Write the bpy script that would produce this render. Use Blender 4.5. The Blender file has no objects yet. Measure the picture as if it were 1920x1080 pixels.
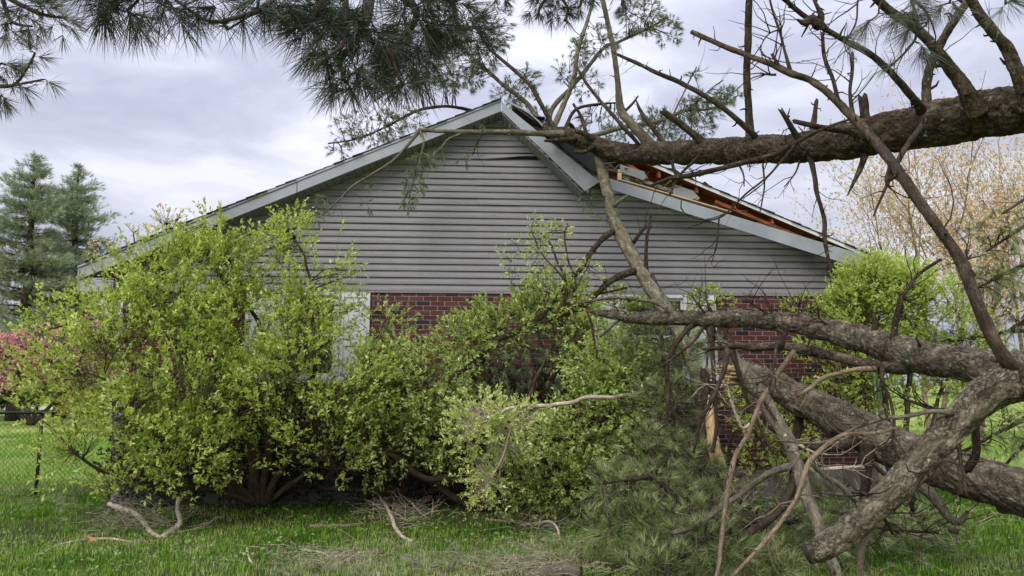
import bpy, math, random
import numpy as np
from mathutils import Vector
random.seed(7); rng = np.random.default_rng(11)
S = bpy.context.scene; COL = S.collection
R = math.radians
# ------------------------------------------------------------ camera
F = 1386.0; PITCH = R(7.5); CH = 1.6
cam_d = bpy.data.cameras.new('camera'); cam = bpy.data.objects.new('camera', cam_d); COL.objects.link(cam)
cam_d.sensor_width = 36; cam_d.lens = 36*F/1920; cam_d.clip_start = .05; cam_d.clip_end = 2500
cam.location = (0, 0, CH); cam.rotation_euler = (math.pi/2+PITCH, 0, 0); S.camera = cam
# ------------------------------------------------------------ world and sun
SUN_EL, SUN_AZ = 44, 205          # behind the camera and a little to the left
w = bpy.data.worlds.new('World'); S.world = w; w.use_nodes = True
nt = w.node_tree; N = nt.nodes; LK = nt.links; N.clear()
out = N.new('ShaderNodeOutputWorld'); bg = N.new('ShaderNodeBackground'); bg.inputs[1].default_value = 0.1
sky = N.new('ShaderNodeTexSky'); sky.sky_type = 'NISHITA'; sky.sun_disc = False
sky.sun_elevation = R(SUN_EL); sky.sun_rotation = R(SUN_AZ); sky.dust_density = 3
tc = N.new('ShaderNodeTexCoord'); mp = N.new('ShaderNodeMapping'); mp.inputs['Scale'].default_value = (1.2, 1.2, 3.4)
mp.inputs['Location'].default_value = (1.3, .4, 2.2)
n1 = N.new('ShaderNodeTexNoise'); n1.inputs['Scale'].default_value = 2.9; n1.inputs['Detail'].default_value = 8
n1.inputs['Roughness'].default_value = .54; n1.inputs['Distortion'].default_value = .5
rp = N.new('ShaderNodeValToRGB'); e = rp.color_ramp.elements
e[0].position = .37; e[0].color = (2.6, 2.68, 3.4, 1); e[1].position = .66; e[1].color = (4.5, 4.6, 5.2, 1)
m_ = e.new(.5); m_.color = (3.2, 3.3, 3.95, 1)
mx = N.new('ShaderNodeMix'); mx.data_type = 'RGBA'; mx.inputs[0].default_value = .94
LK.new(tc.outputs['Generated'], mp.inputs[0]); LK.new(mp.outputs[0], n1.inputs['Vector']); LK.new(n1.outputs[0], rp.inputs[0])
LK.new(sky.outputs[0], mx.inputs[6]); LK.new(rp.outputs[0], mx.inputs[7]); sx = N.new('ShaderNodeSeparateXYZ'); LK.new(tc.outputs['Generated'], sx.inputs[0])
ma = N.new('ShaderNodeMath'); ma.operation = 'MULTIPLY_ADD'; ma.use_clamp = False; ma.inputs[1].default_value = 1.0; ma.inputs[2].default_value = .85   # an overcast sky brightens towards the zenith
mb0 = N.new('ShaderNodeMath'); mb0.operation = 'MAXIMUM'; mb0.inputs[1].default_value = 0; LK.new(sx.outputs[2], mb0.inputs[0]); LK.new(mb0.outputs[0], ma.inputs[0])
mv = N.new('ShaderNodeVectorMath'); mv.operation = 'SCALE'; LK.new(mx.outputs[2], mv.inputs[0]); LK.new(ma.outputs[0], mv.inputs['Scale']); LK.new(mv.outputs[0], bg.inputs[0]); LK.new(bg.outputs[0], out.inputs[0])
sd = bpy.data.lights.new('sun', 'SUN'); sd.energy = 1.5; sd.angle = R(45); sd.color = (1, .96, .9)
so = bpy.data.objects.new('sun', sd); COL.objects.link(so)
el, az = R(SUN_EL), R(SUN_AZ)
so.rotation_euler = Vector((math.sin(az)*math.cos(el), math.cos(az)*math.cos(el), math.sin(el))).to_track_quat('Z', 'Y').to_euler()
vs = S.view_settings; vs.view_transform = 'Standard'; vs.look = 'None'; vs.gamma = 1; vs.use_curve_mapping = False; vs.exposure = 0.95
# ------------------------------------------------------------ helpers
def P(px, py, Y):
    a = (px-960)/F; v = (540-py)/F
    d = np.array([a, math.cos(PITCH)-v*math.sin(PITCH), math.sin(PITCH)+v*math.cos(PITCH)])
    return np.array([0, 0, CH])+d*(Y/d[1])
def axial(p): return p[1]*math.cos(PITCH)+(p[2]-CH)*math.sin(PITCH)
def GR(px, py): # point on the ground
    a = (px-960)/F; v = (540-py)/F
    dy = math.cos(PITCH)-v*math.sin(PITCH); dz = math.sin(PITCH)+v*math.cos(PITCH)
    return P(px, py, -CH/dz*dy)
def hash_noise(p, scale, seed=0):      # smooth value noise, p (n,3)
    q = p*scale+seed*17.13; i = np.floor(q).astype(np.int64); f = q-i; f = f*f*(3-2*f)
    def h(a):
        x = (a[:, 0]*374761393+a[:, 1]*668265263+a[:, 2]*2147483647+seed*1013904223) & 0xffffffff
        x = ((x ^ (x >> 13))*1274126177) & 0xffffffff
        return ((x ^ (x >> 16)) & 0xffff)/65535.0
    r = 0
    for dx in (0, 1):
        for dy in (0, 1):
            for dz in (0, 1):
                wgt = (f[:, 0] if dx else 1-f[:, 0])*(f[:, 1] if dy else 1-f[:, 1])*(f[:, 2] if dz else 1-f[:, 2])
                r = r+wgt*h(i+np.array([dx, dy, dz]))
    return r
def voronoi(p, seed=0):
    i = np.floor(p).astype(np.int64); f1 = np.full(len(p), 9.); f2 = np.full(len(p), 9.); idv = np.zeros(len(p))
    for dx in (-1, 0, 1):
        for dy in (-1, 0, 1):
            for dz in (-1, 0, 1):
                c = i+np.array([dx, dy, dz])
                hs = []
                for k in range(4):
                    x = (c[:, 0]*374761393+c[:, 1]*668265263+c[:, 2]*1103515245+(seed+k*7)*1013904223) & 0xffffffff
                    x = ((x ^ (x >> 13))*1274126177) & 0xffffffff; hs.append(((x ^ (x >> 16)) & 0xffff)/65535.0)
                d = np.linalg.norm(c+np.stack(hs[:3], 1)-p, axis=1)
                m = d < f1; f2 = np.where(m, f1, np.minimum(f2, d)); idv = np.where(m, hs[3], idv); f1 = np.where(m, d, f1)
    return f1, f2, idv
def nrm(a): return a/np.maximum(np.linalg.norm(a, axis=-1, keepdims=True), 1e-9)
def rdir(n): return nrm(rng.normal(size=(n, 3)))

class Soup:
    """triangles with two point attributes: rnd (float) and bark (vector)"""
    def __init__(s): s.v = []; s.t = []; s.r = []; s.b = []; s.n = 0
    def add(s, v, t, r=None, b=None):
        v = np.asarray(v, float).reshape(-1, 3); t = np.asarray(t).reshape(-1, 3)
        s.v.append(v); s.t.append(t+s.n); s.n += len(v)
        s.r.append(np.zeros(len(v)) if r is None else np.broadcast_to(r, (len(v),)).astype(float))
        s.b.append(v if b is None else b)
    def build(s, name, mat, parent=None, smooth=False, origin=None):
        v = np.concatenate(s.v); t = np.concatenate(s.t); r = np.concatenate(s.r); b = np.concatenate(s.b)
        if origin is not None: v = v-np.asarray(origin)
        me = bpy.data.meshes.new(name); me.vertices.add(len(v)); me.vertices.foreach_set('co', v.ravel().astype(np.float32))
        me.loops.add(len(t)*3); me.loops.foreach_set('vertex_index', t.ravel().astype(np.int32))
        me.polygons.add(len(t)); me.polygons.foreach_set('loop_start', np.arange(0, len(t)*3, 3, dtype=np.int32))
        if smooth: me.polygons.foreach_set('use_smooth', np.ones(len(t), bool))
        a = me.attributes.new('rnd', 'FLOAT', 'POINT'); a.data.foreach_set('value', r.astype(np.float32))
        a = me.attributes.new('bark', 'FLOAT_VECTOR', 'POINT'); a.data.foreach_set('vector', b.ravel().astype(np.float32))
        me.update(calc_edges=True); me.materials.append(mat)
        o = bpy.data.objects.new(name, me); COL.objects.link(o)
        if parent is not None: o.parent = parent
        return o
def catmull(P_, per=8):
    P_ = np.asarray(P_, float)
    if len(P_) == 2: per = per*2
    Q = np.vstack([2*P_[0]-P_[1], P_, 2*P_[-1]-P_[-2]]); o = []
    for i in range(1, len(Q)-2):
        for t in np.linspace(0, 1, per, endpoint=False):
            a, b, c, d = Q[i-1], Q[i], Q[i+1], Q[i+2]
            o.append(.5*((2*b)+(-a+c)*t+(2*a-5*b+4*c-d)*t*t+(-a+3*b-3*c+d)*t**3))
    o.append(P_[-1]); return np.array(o)
def resample(A, step):
    d = np.r_[0, np.cumsum(np.linalg.norm(np.diff(A[:, :3], axis=0), axis=1))]
    n = max(2, int(d[-1]/step)+1); s = np.linspace(0, d[-1], n)
    return np.stack([np.interp(s, d, A[:, k]) for k in range(A.shape[1])], 1)
def tube(sp, A, sides=8, rough=0., bark=0., cap=True, seed=0, rnd=0., brkn=0.):
    """A (n,4): position and radius. Rough lumps, bark plates, closed ends; brkn: ragged end"""
    pos, rad = A[:, :3], A[:, 3]; n = len(A)
    T = nrm(np.gradient(pos, axis=0)); up = np.array([0, 0, 1.]) if abs(T[0][2]) < .9 else np.array([1., 0, 0])
    Nn = [nrm(np.cross(T[0], up))]
    for i in range(1, n): Nn.append(nrm(Nn[-1]-T[i]*np.dot(Nn[-1], T[i])))
    Nn = np.array(Nn); B = np.cross(T, Nn); L = np.r_[0, np.cumsum(np.linalg.norm(np.diff(pos, axis=0), axis=1))]
    th = np.arange(sides)/sides*2*math.pi
    ct, st = np.cos(th), np.sin(th)
    rr = np.repeat(rad, sides)
    bk = np.stack([np.outer(rad, ct).ravel(), np.outer(rad, st).ravel(), np.repeat(L, sides)], 1)+seed*3.7
    k = np.ones(n*sides)
    if rough:
        k += rough*((hash_noise(bk, 9, 3)-.5)*1.1+(hash_noise(bk, 25, 5)-.5)*.6)
    disp = np.zeros(n*sides); r_at = np.full(n*sides, rnd)
    if bark:
        q = bk*np.array([19, 19, 12])+(hash_noise(bk, 24, 8)[:, None]-.5)*1.3
        f1, f2, idv = voronoi(q, seed)
        edge = np.clip((f2-f1)/.22, 0, 1)
        disp = bark*((edge-.7)*1.3+(idv-.5)*1.1+(hash_noise(bk, 90, 2)-.5)*.35); r_at = idv
    r2 = rr*k+disp
    v = np.repeat(pos, sides, 0)+(np.repeat(Nn, sides, 0)*np.tile(ct, n)[:, None]+np.repeat(B, sides, 0)*np.tile(st, n)[:, None])*r2[:, None]
    if brkn:
        j = rng.uniform(-.1, 1, sides)*brkn; v[:sides] -= T[0]*j[:, None]
        j = rng.uniform(-.1, 1, sides)*brkn; v[-sides:] += T[-1]*j[:, None]
    i = np.arange(n-1)[:, None]*sides; j = np.arange(sides)[None]; j2 = (j+1) % sides
    a, b, c, d = (i+j).ravel(), (i+j2).ravel(), (i+sides+j2).ravel(), (i+sides+j).ravel()
    t = np.concatenate([np.stack([a, b, c], 1), np.stack([a, c, d], 1)])
    if cap:
        v = np.vstack([v, pos[0], pos[-1]]); m = n*sides; s_ = np.arange(sides); s2 = (s_+1) % sides
        t = np.vstack([t, np.stack([np.full(sides, m), s2, s_], 1), np.stack([np.full(sides, m+1), m-sides+s_, m-sides+s2], 1)])
        bk = np.vstack([bk, bk[0], bk[-1]]); r_at = np.r_[r_at, 0, 0]
    sp.add(v, t, r_at, bk)
def twigs_between(sp, a, b, r0, r1, sag=.06, rnd=0.):
    """vectorised 3-sided tubes from a to b, two segments"""
    n = len(a)
    if n == 0: return
    m = (a+b)/2+rdir(n)*(np.linalg.norm(b-a, axis=1)*sag*1.6)[:, None]+np.array([0, 0, 1])*(np.linalg.norm(b-a, axis=1)*sag)[:, None]
    d = nrm(b-a); x = nrm(np.cross(d, rdir(n))); y = np.cross(d, x); V = []
    r0 = np.broadcast_to(r0, (n,)); r1 = np.broadcast_to(r1, (n,))
    for c, r in ((a, r0), (m, (r0+r1)/2), (b, r1)):
        for k in range(3):
            t = k*2.0944; V.append(c+(x*math.cos(t)+y*math.sin(t))*r[:, None])
    V = np.stack(V, 1)
    tr = []
    for s_ in (0, 3):
        for k in range(3):
            p, q = s_+k, s_+(k+1) % 3; tr += [(p, q, q+3), (p, q+3, p+3)]
    tr = np.array(tr); T = (np.arange(n)[:, None, None]*9+tr[None]).reshape(-1, 3)
    sp.add(V.reshape(-1, 3), T, rnd)
def leaves(sp, base, d, L, M, size, up=.35, aspect=.46, spread=.8):
    """sprays: base (n,3), direction d, twig length L, M leaves each"""
    n = len(base); t = rng.uniform(.08, 1, (n, M, 1))**.65; b = base[:, None]+d[:, None]*(t*L)
    perp = nrm(np.cross(np.broadcast_to(d[:, None], (n, M, 3)), rdir(n*M).reshape(n, M, 3)))
    a = nrm(d[:, None]*.7+perp*spread+np.array([0, 0, up])); b = b.reshape(-1, 3); a = a.reshape(-1, 3); k = n*M
    s_ = size*rng.uniform(.4, 1.4, (k, 1)); nn = nrm(rdir(k)*.75+np.array([0, -.25, .8])); side = nrm(np.cross(a, nn)); nn = np.cross(side, a)
    v = np.stack([b, b+a*s_*.5+side*s_*aspect*.5+nn*s_*.1, b+a*s_-nn*s_*.12, b+a*s_*.5-side*s_*aspect*.5+nn*s_*.1], 1)
    T = (np.arange(k)[:, None, None]*4+np.array([[0, 1, 2], [0, 2, 3]])[None]).reshape(-1, 3)
    cl = np.repeat(rng.uniform(0, 1, n), M)
    sp.add(v.reshape(-1, 3), T, np.repeat(np.clip(cl*.55+rng.uniform(0, .45, k), 0, 1), 4))
def needles(sp, tip, d, M, ln, width, spread=(25, 75), base=.25, droop=.12, two=True):
    """tufts at twig tips: M needles each of length ln"""
    n = len(tip); k = n*M; dd = np.repeat(d, M, 0); tt = rng.uniform(0, 1, (k, 1))
    b = np.repeat(tip, M, 0)-dd*tt*ln*base
    perp = nrm(np.cross(dd, rdir(k))); a = np.radians(rng.uniform(spread[0], spread[1], (k, 1)))*(.45+.55*tt)
    v = nrm(dd*np.cos(a)+perp*np.sin(a)); l = ln*rng.uniform(.7, 1.1, (k, 1)); sd_ = nrm(np.cross(v, rdir(k)))*width/2
    end = b+v*l+np.array([0, 0, -1])*droop*l; r = np.repeat(rng.uniform(0, 1, n)*.7, M)+rng.uniform(0, .3, k)
    if two:
        mid = b+v*l*.55+np.array([0, 0, -1])*droop*l*.25
        V = np.stack([b+sd_, b-sd_, mid+sd_, mid-sd_, end], 1); tr = np.array([[0, 1, 3], [0, 3, 2], [2, 3, 4]])
    else:
        V = np.stack([b+sd_, b-sd_, end], 1); tr = np.array([[0, 1, 2]])
    c = V.shape[1]; sp.add(V.reshape(-1, 3), (np.arange(k)[:, None, None]*c+tr[None]).reshape(-1, 3), np.repeat(r, c))
def tag(o, label=None, cat=None, group=None, kind=None):
    if label: o['label'] = label
    if cat: o['category'] = cat
    if group: o['group'] = group
    if kind: o['kind'] = kind
    return o
def empty(name, loc, rz=0, **k):
    o = bpy.data.objects.new(name, None); COL.objects.link(o); o.location = loc; o.rotation_euler[2] = rz; o.empty_display_size = .2
    return tag(o, **k)
# ------------------------------------------------------------ materials
def mat(name, build):
    m = bpy.data.materials.new(name); m.use_nodes = True; t = m.node_tree; t.nodes.clear()
    o = t.nodes.new('ShaderNodeOutputMaterial'); build(t, t.nodes, t.links, o); return m
def ramp(t, fac, stops):
    r = t.nodes.new('ShaderNodeValToRGB'); e = r.color_ramp.elements
    while len(e) > 1: e.remove(e[-1])
    e[0].position = stops[0][0]; e[0].color = (*stops[0][1], 1)
    for p, c in stops[1:]: x = e.new(p); x.color = (*c, 1)
    t.links.new(fac, r.inputs[0]); return r.outputs[0]
def attr(t, name, vec=False):
    a = t.nodes.new('ShaderNodeAttribute'); a.attribute_name = name; return a.outputs['Vector' if vec else 'Fac']
def noise(t, vec, scale, detail=4, rough=.55, sc=None):
    if sc is not None:
        m = t.nodes.new('ShaderNodeMapping'); m.inputs['Scale'].default_value = sc; t.links.new(vec, m.inputs[0]); vec = m.outputs[0]
    n = t.nodes.new('ShaderNodeTexNoise'); n.inputs['Scale'].default_value = scale; n.inputs['Detail'].default_value = detail
    n.inputs['Roughness'].default_value = rough; t.links.new(vec, n.inputs['Vector']); return n.outputs[0]
def mixc(t, f, a, b, mode='MIX'):
    m = t.nodes.new('ShaderNodeMix'); m.data_type = 'RGBA'; m.blend_type = mode
    for s_, x in ((0, f), (6, a), (7, b)):
        if isinstance(x, (int, float)): m.inputs[s_].default_value = x
        elif isinstance(x, tuple): m.inputs[s_].default_value = (*x, 1)
        else: t.links.new(x, m.inputs[s_])
    return m.outputs[2]
def mth(t, op, a, b=0.):
    m = t.nodes.new('ShaderNodeMath'); m.operation = op
    for s_, x in ((0, a), (1, b)):
        if isinstance(x, (int, float)): m.inputs[s_].default_value = x
        else: t.links.new(x, m.inputs[s_])
    return m.outputs[0]
def princ(t, o, col, rough=.8, bump=None, bs=.3, bd=.01, spec=.3):
    p = t.nodes.new('ShaderNodeBsdfPrincipled')
    if isinstance(col, tuple): p.inputs['Base Color'].default_value = (*col, 1)
    else: t.links.new(col, p.inputs['Base Color'])
    if isinstance(rough, float): p.inputs['Roughness'].default_value = rough
    else: t.links.new(rough, p.inputs['Roughness'])
    p.inputs['Specular IOR Level'].default_value = spec
    if bump is not None:
        b = t.nodes.new('ShaderNodeBump'); b.inputs['Strength'].default_value = bs; b.inputs['Distance'].default_value = bd
        t.links.new(bump, b.inputs['Height']); t.links.new(b.outputs[0], p.inputs['Normal'])
    t.links.new(p.outputs[0], o.inputs[0]); return p
def oc(t): return t.nodes.new('ShaderNodeTexCoord').outputs['Object']
def leaf_mat(name, stops, trans=.35, rough=.5):
    def f(t, N_, L_, o):
        c = ramp(t, attr(t, 'rnd'), stops)
        d = N_.new('ShaderNodeBsdfDiffuse'); L_.new(c, d.inputs[0]); tr = N_.new('ShaderNodeBsdfTranslucent')
        L_.new(mixc(t, .5, c, (.55, .6, .05), 'SOFT_LIGHT'), tr.inputs[0])
        m = N_.new('ShaderNodeMixShader'); m.inputs[0].default_value = trans; L_.new(d.outputs[0], m.inputs[1]); L_.new(tr.outputs[0], m.inputs[2])
        g = N_.new('ShaderNodeBsdfGlossy'); g.inputs['Roughness'].default_value = rough; g.inputs[0].default_value = (.8, .85, .9, 1)
        m2 = N_.new('ShaderNodeMixShader'); m2.inputs[0].default_value = .05; L_.new(m.outputs[0], m2.inputs[1]); L_.new(g.outputs[0], m2.inputs[2]); L_.new(m2.outputs[0], o.inputs[0])
    return mat(name, f)
def bark_mat(name, dark, mid, light, lichen=.0, scale=1., plates=.35):
    def f(t, N_, L_, o):
        b = attr(t, 'bark', True)
        n = noise(t, b, 14*scale, 8, .65, (1, 1, .45)); c = ramp(t, n, [(.28, dark), (.5, mid), (.72, light)])
        r = attr(t, 'rnd'); c = mixc(t, .55, c, ramp(t, r, [(.0, (.3, .29, .27)), (.5, (.5, .49, .46)), (1, (.74, .72, .7))]), 'OVERLAY')
        fine = noise(t, b, 90*scale, 5, .7, (1, 1, .3)); c = mixc(t, .7, c, ramp(t, fine, [(.3, (.2, .19, .18)), (.7, (.88, .86, .82))]), 'OVERLAY')
        big = noise(t, b, 3.1, 3, .5); c = mixc(t, .35, c, ramp(t, big, [(.3, (.32, .34, .28)), (.7, (.62, .58, .55))]), 'OVERLAY')
        if lichen:
            l = noise(t, b, 17, 6, .6); m = ramp(t, l, [(.63, (0, 0, 0)), (.68, (lichen,)*3)]); c = mixc(t, m, c, (.34, .38, .3))
        mpv = N_.new('ShaderNodeMapping'); mpv.inputs['Scale'].default_value = (1, 1, .55); L_.new(b, mpv.inputs[0])
        dn = N_.new('ShaderNodeTexNoise'); dn.inputs['Scale'].default_value = 26*scale; dn.inputs['Detail'].default_value = 4; L_.new(b, dn.inputs['Vector'])
        vm = N_.new('ShaderNodeVectorMath'); vm.operation = 'MULTIPLY_ADD'; L_.new(dn.outputs['Color'], vm.inputs[0]); vm.inputs[1].default_value = (.09/scale,)*3; L_.new(mpv.outputs[0], vm.inputs[2])
        vo = N_.new('ShaderNodeTexVoronoi'); vo.feature = 'DISTANCE_TO_EDGE'; vo.inputs['Scale'].default_value = 36*scale; L_.new(vm.outputs[0], vo.inputs['Vector'])
        ed0 = ramp(t, vo.outputs['Distance'], [(0, (0, 0, 0)), (.1, (1, 1, 1))]); msk = ramp(t, noise(t, b, 7*scale, 4, .6), [(.36, (0, 0, 0)), (.55, (1, 1, 1))])
        ed = mixc(t, msk, (1, 1, 1), ed0)
        c = mixc(t, plates*.75, c, mixc(t, ed, dark, c))
        h = mth(t, 'ADD', mth(t, 'ADD', n, mth(t, 'MULTIPLY', fine, .5)), mth(t, 'MULTIPLY', ed, plates*1.1)); princ(t, o, c, .9, h, 1., .012/scale, .15)
    return mat(name, f)
M = {}
M['bark'] = bark_mat('pine_bark', (.022, .017, .012), (.066, .053, .038), (.15, .125, .095), .5, plates=.75)  # pine bark darkened overall, backlit shade painted into the base colour
M['bark_brown'] = bark_mat('old_bark', (.036, .031, .023), (.125, .108, .082), (.27, .245, .2), .8, plates=.75)
M['bark_grey'] = bark_mat('smooth_bark', (.08, .073, .056), (.17, .155, .12), (.31, .29, .235), .7, 1.3)
M['bark_dark'] = bark_mat('dark_bark', (.03, .022, .018), (.075, .056, .045), (.14, .11, .09), .2, 1.6)
M['bark_tan'] = bark_mat('tan_bark', (.14, .10, .075), (.27, .205, .155), (.44, .36, .285), 0, 1.6)
M['stick'] = bark_mat('bleached_stick', (.34, .29, .24), (.56, .5, .43), (.78, .73, .65), 0, 2)
M['stem'] = bark_mat('shrub_stem_bark', (.04, .03, .02), (.1, .075, .05), (.17, .14, .1), .2, 1.6)
M['wood'] = mat('splintered_wood', lambda t, N_, L_, o: princ(t, o, ramp(t, noise(t, attr(t, 'bark', True), 30, 5, .6, (3, 3, .25)), [(.3, (.42, .25, .12)), (.6, (.66, .46, .26)), (.8, (.78, .62, .42))]), .8, noise(t, attr(t, 'bark', True), 60, 4, .6, (3, 3, .1)), .6, .006))
M['leaf'] = leaf_mat('shrub_leaf', [(0, (.17, .25, .04)), (.3, (.37, .48, .07)), (.65, (.56, .66, .13)), (1, (.82, .87, .36))], .48)
M['leaf_mid'] = leaf_mat('shrub_leaf_green', [(0, (.17, .25, .05)), (.4, (.38, .48, .11)), (.75, (.57, .65, .22)), (1, (.82, .86, .47))], .45)
M['leaf_pale'] = leaf_mat('shrub_leaf_pale', [(0, (.28, .38, .08)), (.5, (.54, .63, .17)), (1, (.82, .85, .4))], .42)
M['leaf_bright'] = leaf_mat('shrub_leaf_bright', [(0, (.3, .41, .06)), (.5, (.54, .65, .14)), (1, (.78, .83, .36))], .5)
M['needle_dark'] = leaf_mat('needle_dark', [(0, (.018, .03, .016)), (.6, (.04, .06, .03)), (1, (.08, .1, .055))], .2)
M['needle'] = leaf_mat('needle_green', [(0, (.06, .09, .04)), (.5, (.14, .19, .08)), (1, (.27, .32, .17))], .25)
M['needle_blue'] = leaf_mat('needle_blue_green', [(0, (.04, .055, .015)), (.4, (.14, .175, .05)), (.75, (.3, .36, .13)), (1, (.56, .62, .34))], .25)
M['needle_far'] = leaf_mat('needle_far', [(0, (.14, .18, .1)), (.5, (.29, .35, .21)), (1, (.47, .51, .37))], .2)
M['needle_old'] = leaf_mat('needle_faded', [(0, (.15, .17, .08)), (.5, (.27, .3, .15)), (1, (.42, .44, .28))], .2)
M['needle_grey'] = leaf_mat('needle_grey_green', [(0, (.045, .055, .035)), (.5, (.1, .115, .075)), (1, (.2, .215, .16))], .2)
M['redbud'] = leaf_mat('redbud_blossom', [(0, (.5, .2, .22)), (.5, (.72, .35, .38)), (1, (.84, .55, .56))], .3)
M['maple'] = leaf_mat('budding_leaf', [(0, (.48, .35, .17)), (.4, (.7, .53, .3)), (.8, (.8, .64, .43)), (1, (.84, .7, .66))], .35)
M['clover'] = leaf_mat('clover_leaf', [(0, (.08, .15, .02)), (.5, (.15, .26, .03)), (1, (.3, .4, .08))], .3)
M['hedge'] = leaf_mat('hedge_leaf', [(0, (.012, .022, .01)), (1, (.05, .08, .03))], .1)  # near-black tone also paints the shade below the front shrubs
M['flower'] = leaf_mat('yellow_flower', [(0, (.5, .12, .05)), (.4, (.6, .45, .04)), (1, (.7, .6, .3))], .2)
M['far_leaf'] = leaf_mat('far_leaf', [(0, (.1, .15, .04)), (1, (.28, .36, .1))], .3)
def grass_m(t, N_, L_, o):
    c = ramp(t, attr(t, 'rnd'), [(0, (.035, .1, .01)), (.3, (.1, .25, .02)), (.52, (.2, .38, .035)), (.75, (.34, .44, .11)), (1, (.66, .62, .38))])
    d = N_.new('ShaderNodeBsdfDiffuse'); L_.new(c, d.inputs[0]); tr = N_.new('ShaderNodeBsdfTranslucent'); L_.new(c, tr.inputs[0])
    m = N_.new('ShaderNodeMixShader'); m.inputs[0].default_value = .35; L_.new(d.outputs[0], m.inputs[1]); L_.new(tr.outputs[0], m.inputs[2]); L_.new(m.outputs[0], o.inputs[0])
M['grass'] = mat('grass_blade', grass_m)
def ground_m(t, N_, L_, o):
    c0 = oc(t); a = noise(t, c0, .35, 6, .6); b = noise(t, c0, 6, 8, .7); c2 = noise(t, c0, 60, 4, .7)
    c = ramp(t, a, [(.3, (.13, .22, .04)), (.5, (.25, .34, .08)), (.7, (.4, .43, .17))])
    c = mixc(t, .5, c, ramp(t, b, [(.3, (.2, .25, .15)), (.7, (.75, .75, .6))]), 'OVERLAY')
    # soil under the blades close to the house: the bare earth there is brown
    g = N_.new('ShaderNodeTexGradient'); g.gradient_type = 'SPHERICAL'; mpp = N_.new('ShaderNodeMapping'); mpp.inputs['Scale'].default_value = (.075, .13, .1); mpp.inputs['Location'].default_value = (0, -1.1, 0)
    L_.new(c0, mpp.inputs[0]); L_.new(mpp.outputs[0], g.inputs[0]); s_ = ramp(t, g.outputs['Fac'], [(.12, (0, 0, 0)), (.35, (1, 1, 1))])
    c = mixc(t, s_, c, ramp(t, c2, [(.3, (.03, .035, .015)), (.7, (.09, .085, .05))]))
    princ(t, o, c, .95, mth(t, 'ADD', b, c2), .6, .05, .1)
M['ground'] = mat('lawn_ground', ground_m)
M['road'] = mat('pale_drive', lambda t, N_, L_, o: princ(t, o, ramp(t, noise(t, oc(t), 3, 5), [(.3, (.34, .33, .32)), (.7, (.46, .45, .43))]), .9))
def siding_m(t, N_, L_, o):
    c0 = oc(t); n = noise(t, c0, 60, 3, .5, (.05, 1, 1.2)); c = ramp(t, n, [(.3, (.205, .198, .207)), (.7, (.256, .248, .257))])
    c = mixc(t, .3, c, ramp(t, noise(t, c0, 1.6, 7, .65, (1, 1, 1.6)), [(.3, (.40, .38, .36)), (.7, (.6, .6, .62))]), 'OVERLAY')
    c = mixc(t, .12, c, ramp(t, noise(t, c0, 9, 4, .6, (1, 1, .12)), [(.35, (.38, .37, .36)), (.6, (.55, .55, .56))]), 'OVERLAY')
    princ(t, o, c, .55, noise(t, c0, 220, 3, .6, (.06, 1, 1)), .12, .003, .35)
M['siding'] = mat('grey_vinyl_siding', siding_m)
M['siding_back'] = mat('siding_backing', lambda t, N_, L_, o: princ(t, o, (.05, .03, .033), .9))
def metal_m(t, N_, L_, o):
    c0 = oc(t); c = ramp(t, noise(t, c0, 2.2, 6, .65, (1, 1, .6)), [(.3, (.215, .235, .255)), (.55, (.28, .3, .325)), (.8, (.335, .355, .375))])
    c = mixc(t, ramp(t, noise(t, c0, 9, 7, .7), [(.62, (0, 0, 0)), (.75, (.4,)*3)]), c, (.26, .3, .29))
    princ(t, o, c, .5, noise(t, c0, 3, 3), .25, .02, .4)
M['fascia'] = mat('blue_grey_aluminium_fascia', metal_m)
M['soffit'] = mat('soffit_vinyl', lambda t, N_, L_, o: princ(t, o, ramp(t, noise(t, oc(t), 4, 4), [(.3, (.2, .205, .205)), (.7, (.27, .275, .275))]), .6))
M['shingle'] = mat('asphalt_shingle', lambda t, N_, L_, o: princ(t, o, ramp(t, noise(t, oc(t), 40, 6, .7), [(.3, (.035, .028, .03)), (.7, (.12, .1, .1))]), .95, noise(t, oc(t), 200, 3), .5, .004))
def ply_m(t, N_, L_, o):
    c0 = oc(t); c = ramp(t, noise(t, c0, 7, 6, .6, (.35, 1, 2)), [(.28, (.08, .022, .013)), (.5, (.22, .062, .03)), (.78, (.38, .13, .06))])
    princ(t, o, c, .8, noise(t, c0, 60, 4), .3, .004)
M['plywood'] = mat('red_brown_plywood', ply_m)
M['rawwood'] = mat('raw_lumber', lambda t, N_, L_, o: princ(t, o, ramp(t, noise(t, oc(t), 12, 5, .6, (.2, 1, 1)), [(.3, (.5, .33, .19)), (.7, (.7, .52, .34))]), .8))
def brick_m(base):
    def f(t, N_, L_, o):
        oi = N_.new('ShaderNodeObjectInfo').outputs['Random']; c0 = N_.new('ShaderNodeNewGeometry').outputs['Position']
        r = mth(t, 'FRACT', mth(t, 'ADD', oi, attr(t, 'rnd')))
        c = ramp(t, r, [(0, tuple(x*.8 for x in base)), (.5, base), (1, tuple(x*1.25 for x in base))])
        c = mixc(t, .5, c, ramp(t, noise(t, c0, 70, 6, .7), [(.25, (.2, .2, .22)), (.75, (.8, .74, .72))]), 'OVERLAY')
        princ(t, o, c, .9, noise(t, c0, 160, 5, .7), .6, .004, .15)
    return f
M['brick'] = mat('red_brick', brick_m((.105, .038, .036))); M['brick_dark'] = mat('charcoal_brick', brick_m((.036, .024, .03)))
M['mortar'] = mat('mortar', lambda t, N_, L_, o: princ(t, o, ramp(t, noise(t, oc(t), 50, 5), [(.3, (.23, .19, .185)), (.7, (.34, .3, .285))]), .95, noise(t, oc(t), 120, 4), .4, .004))
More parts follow.
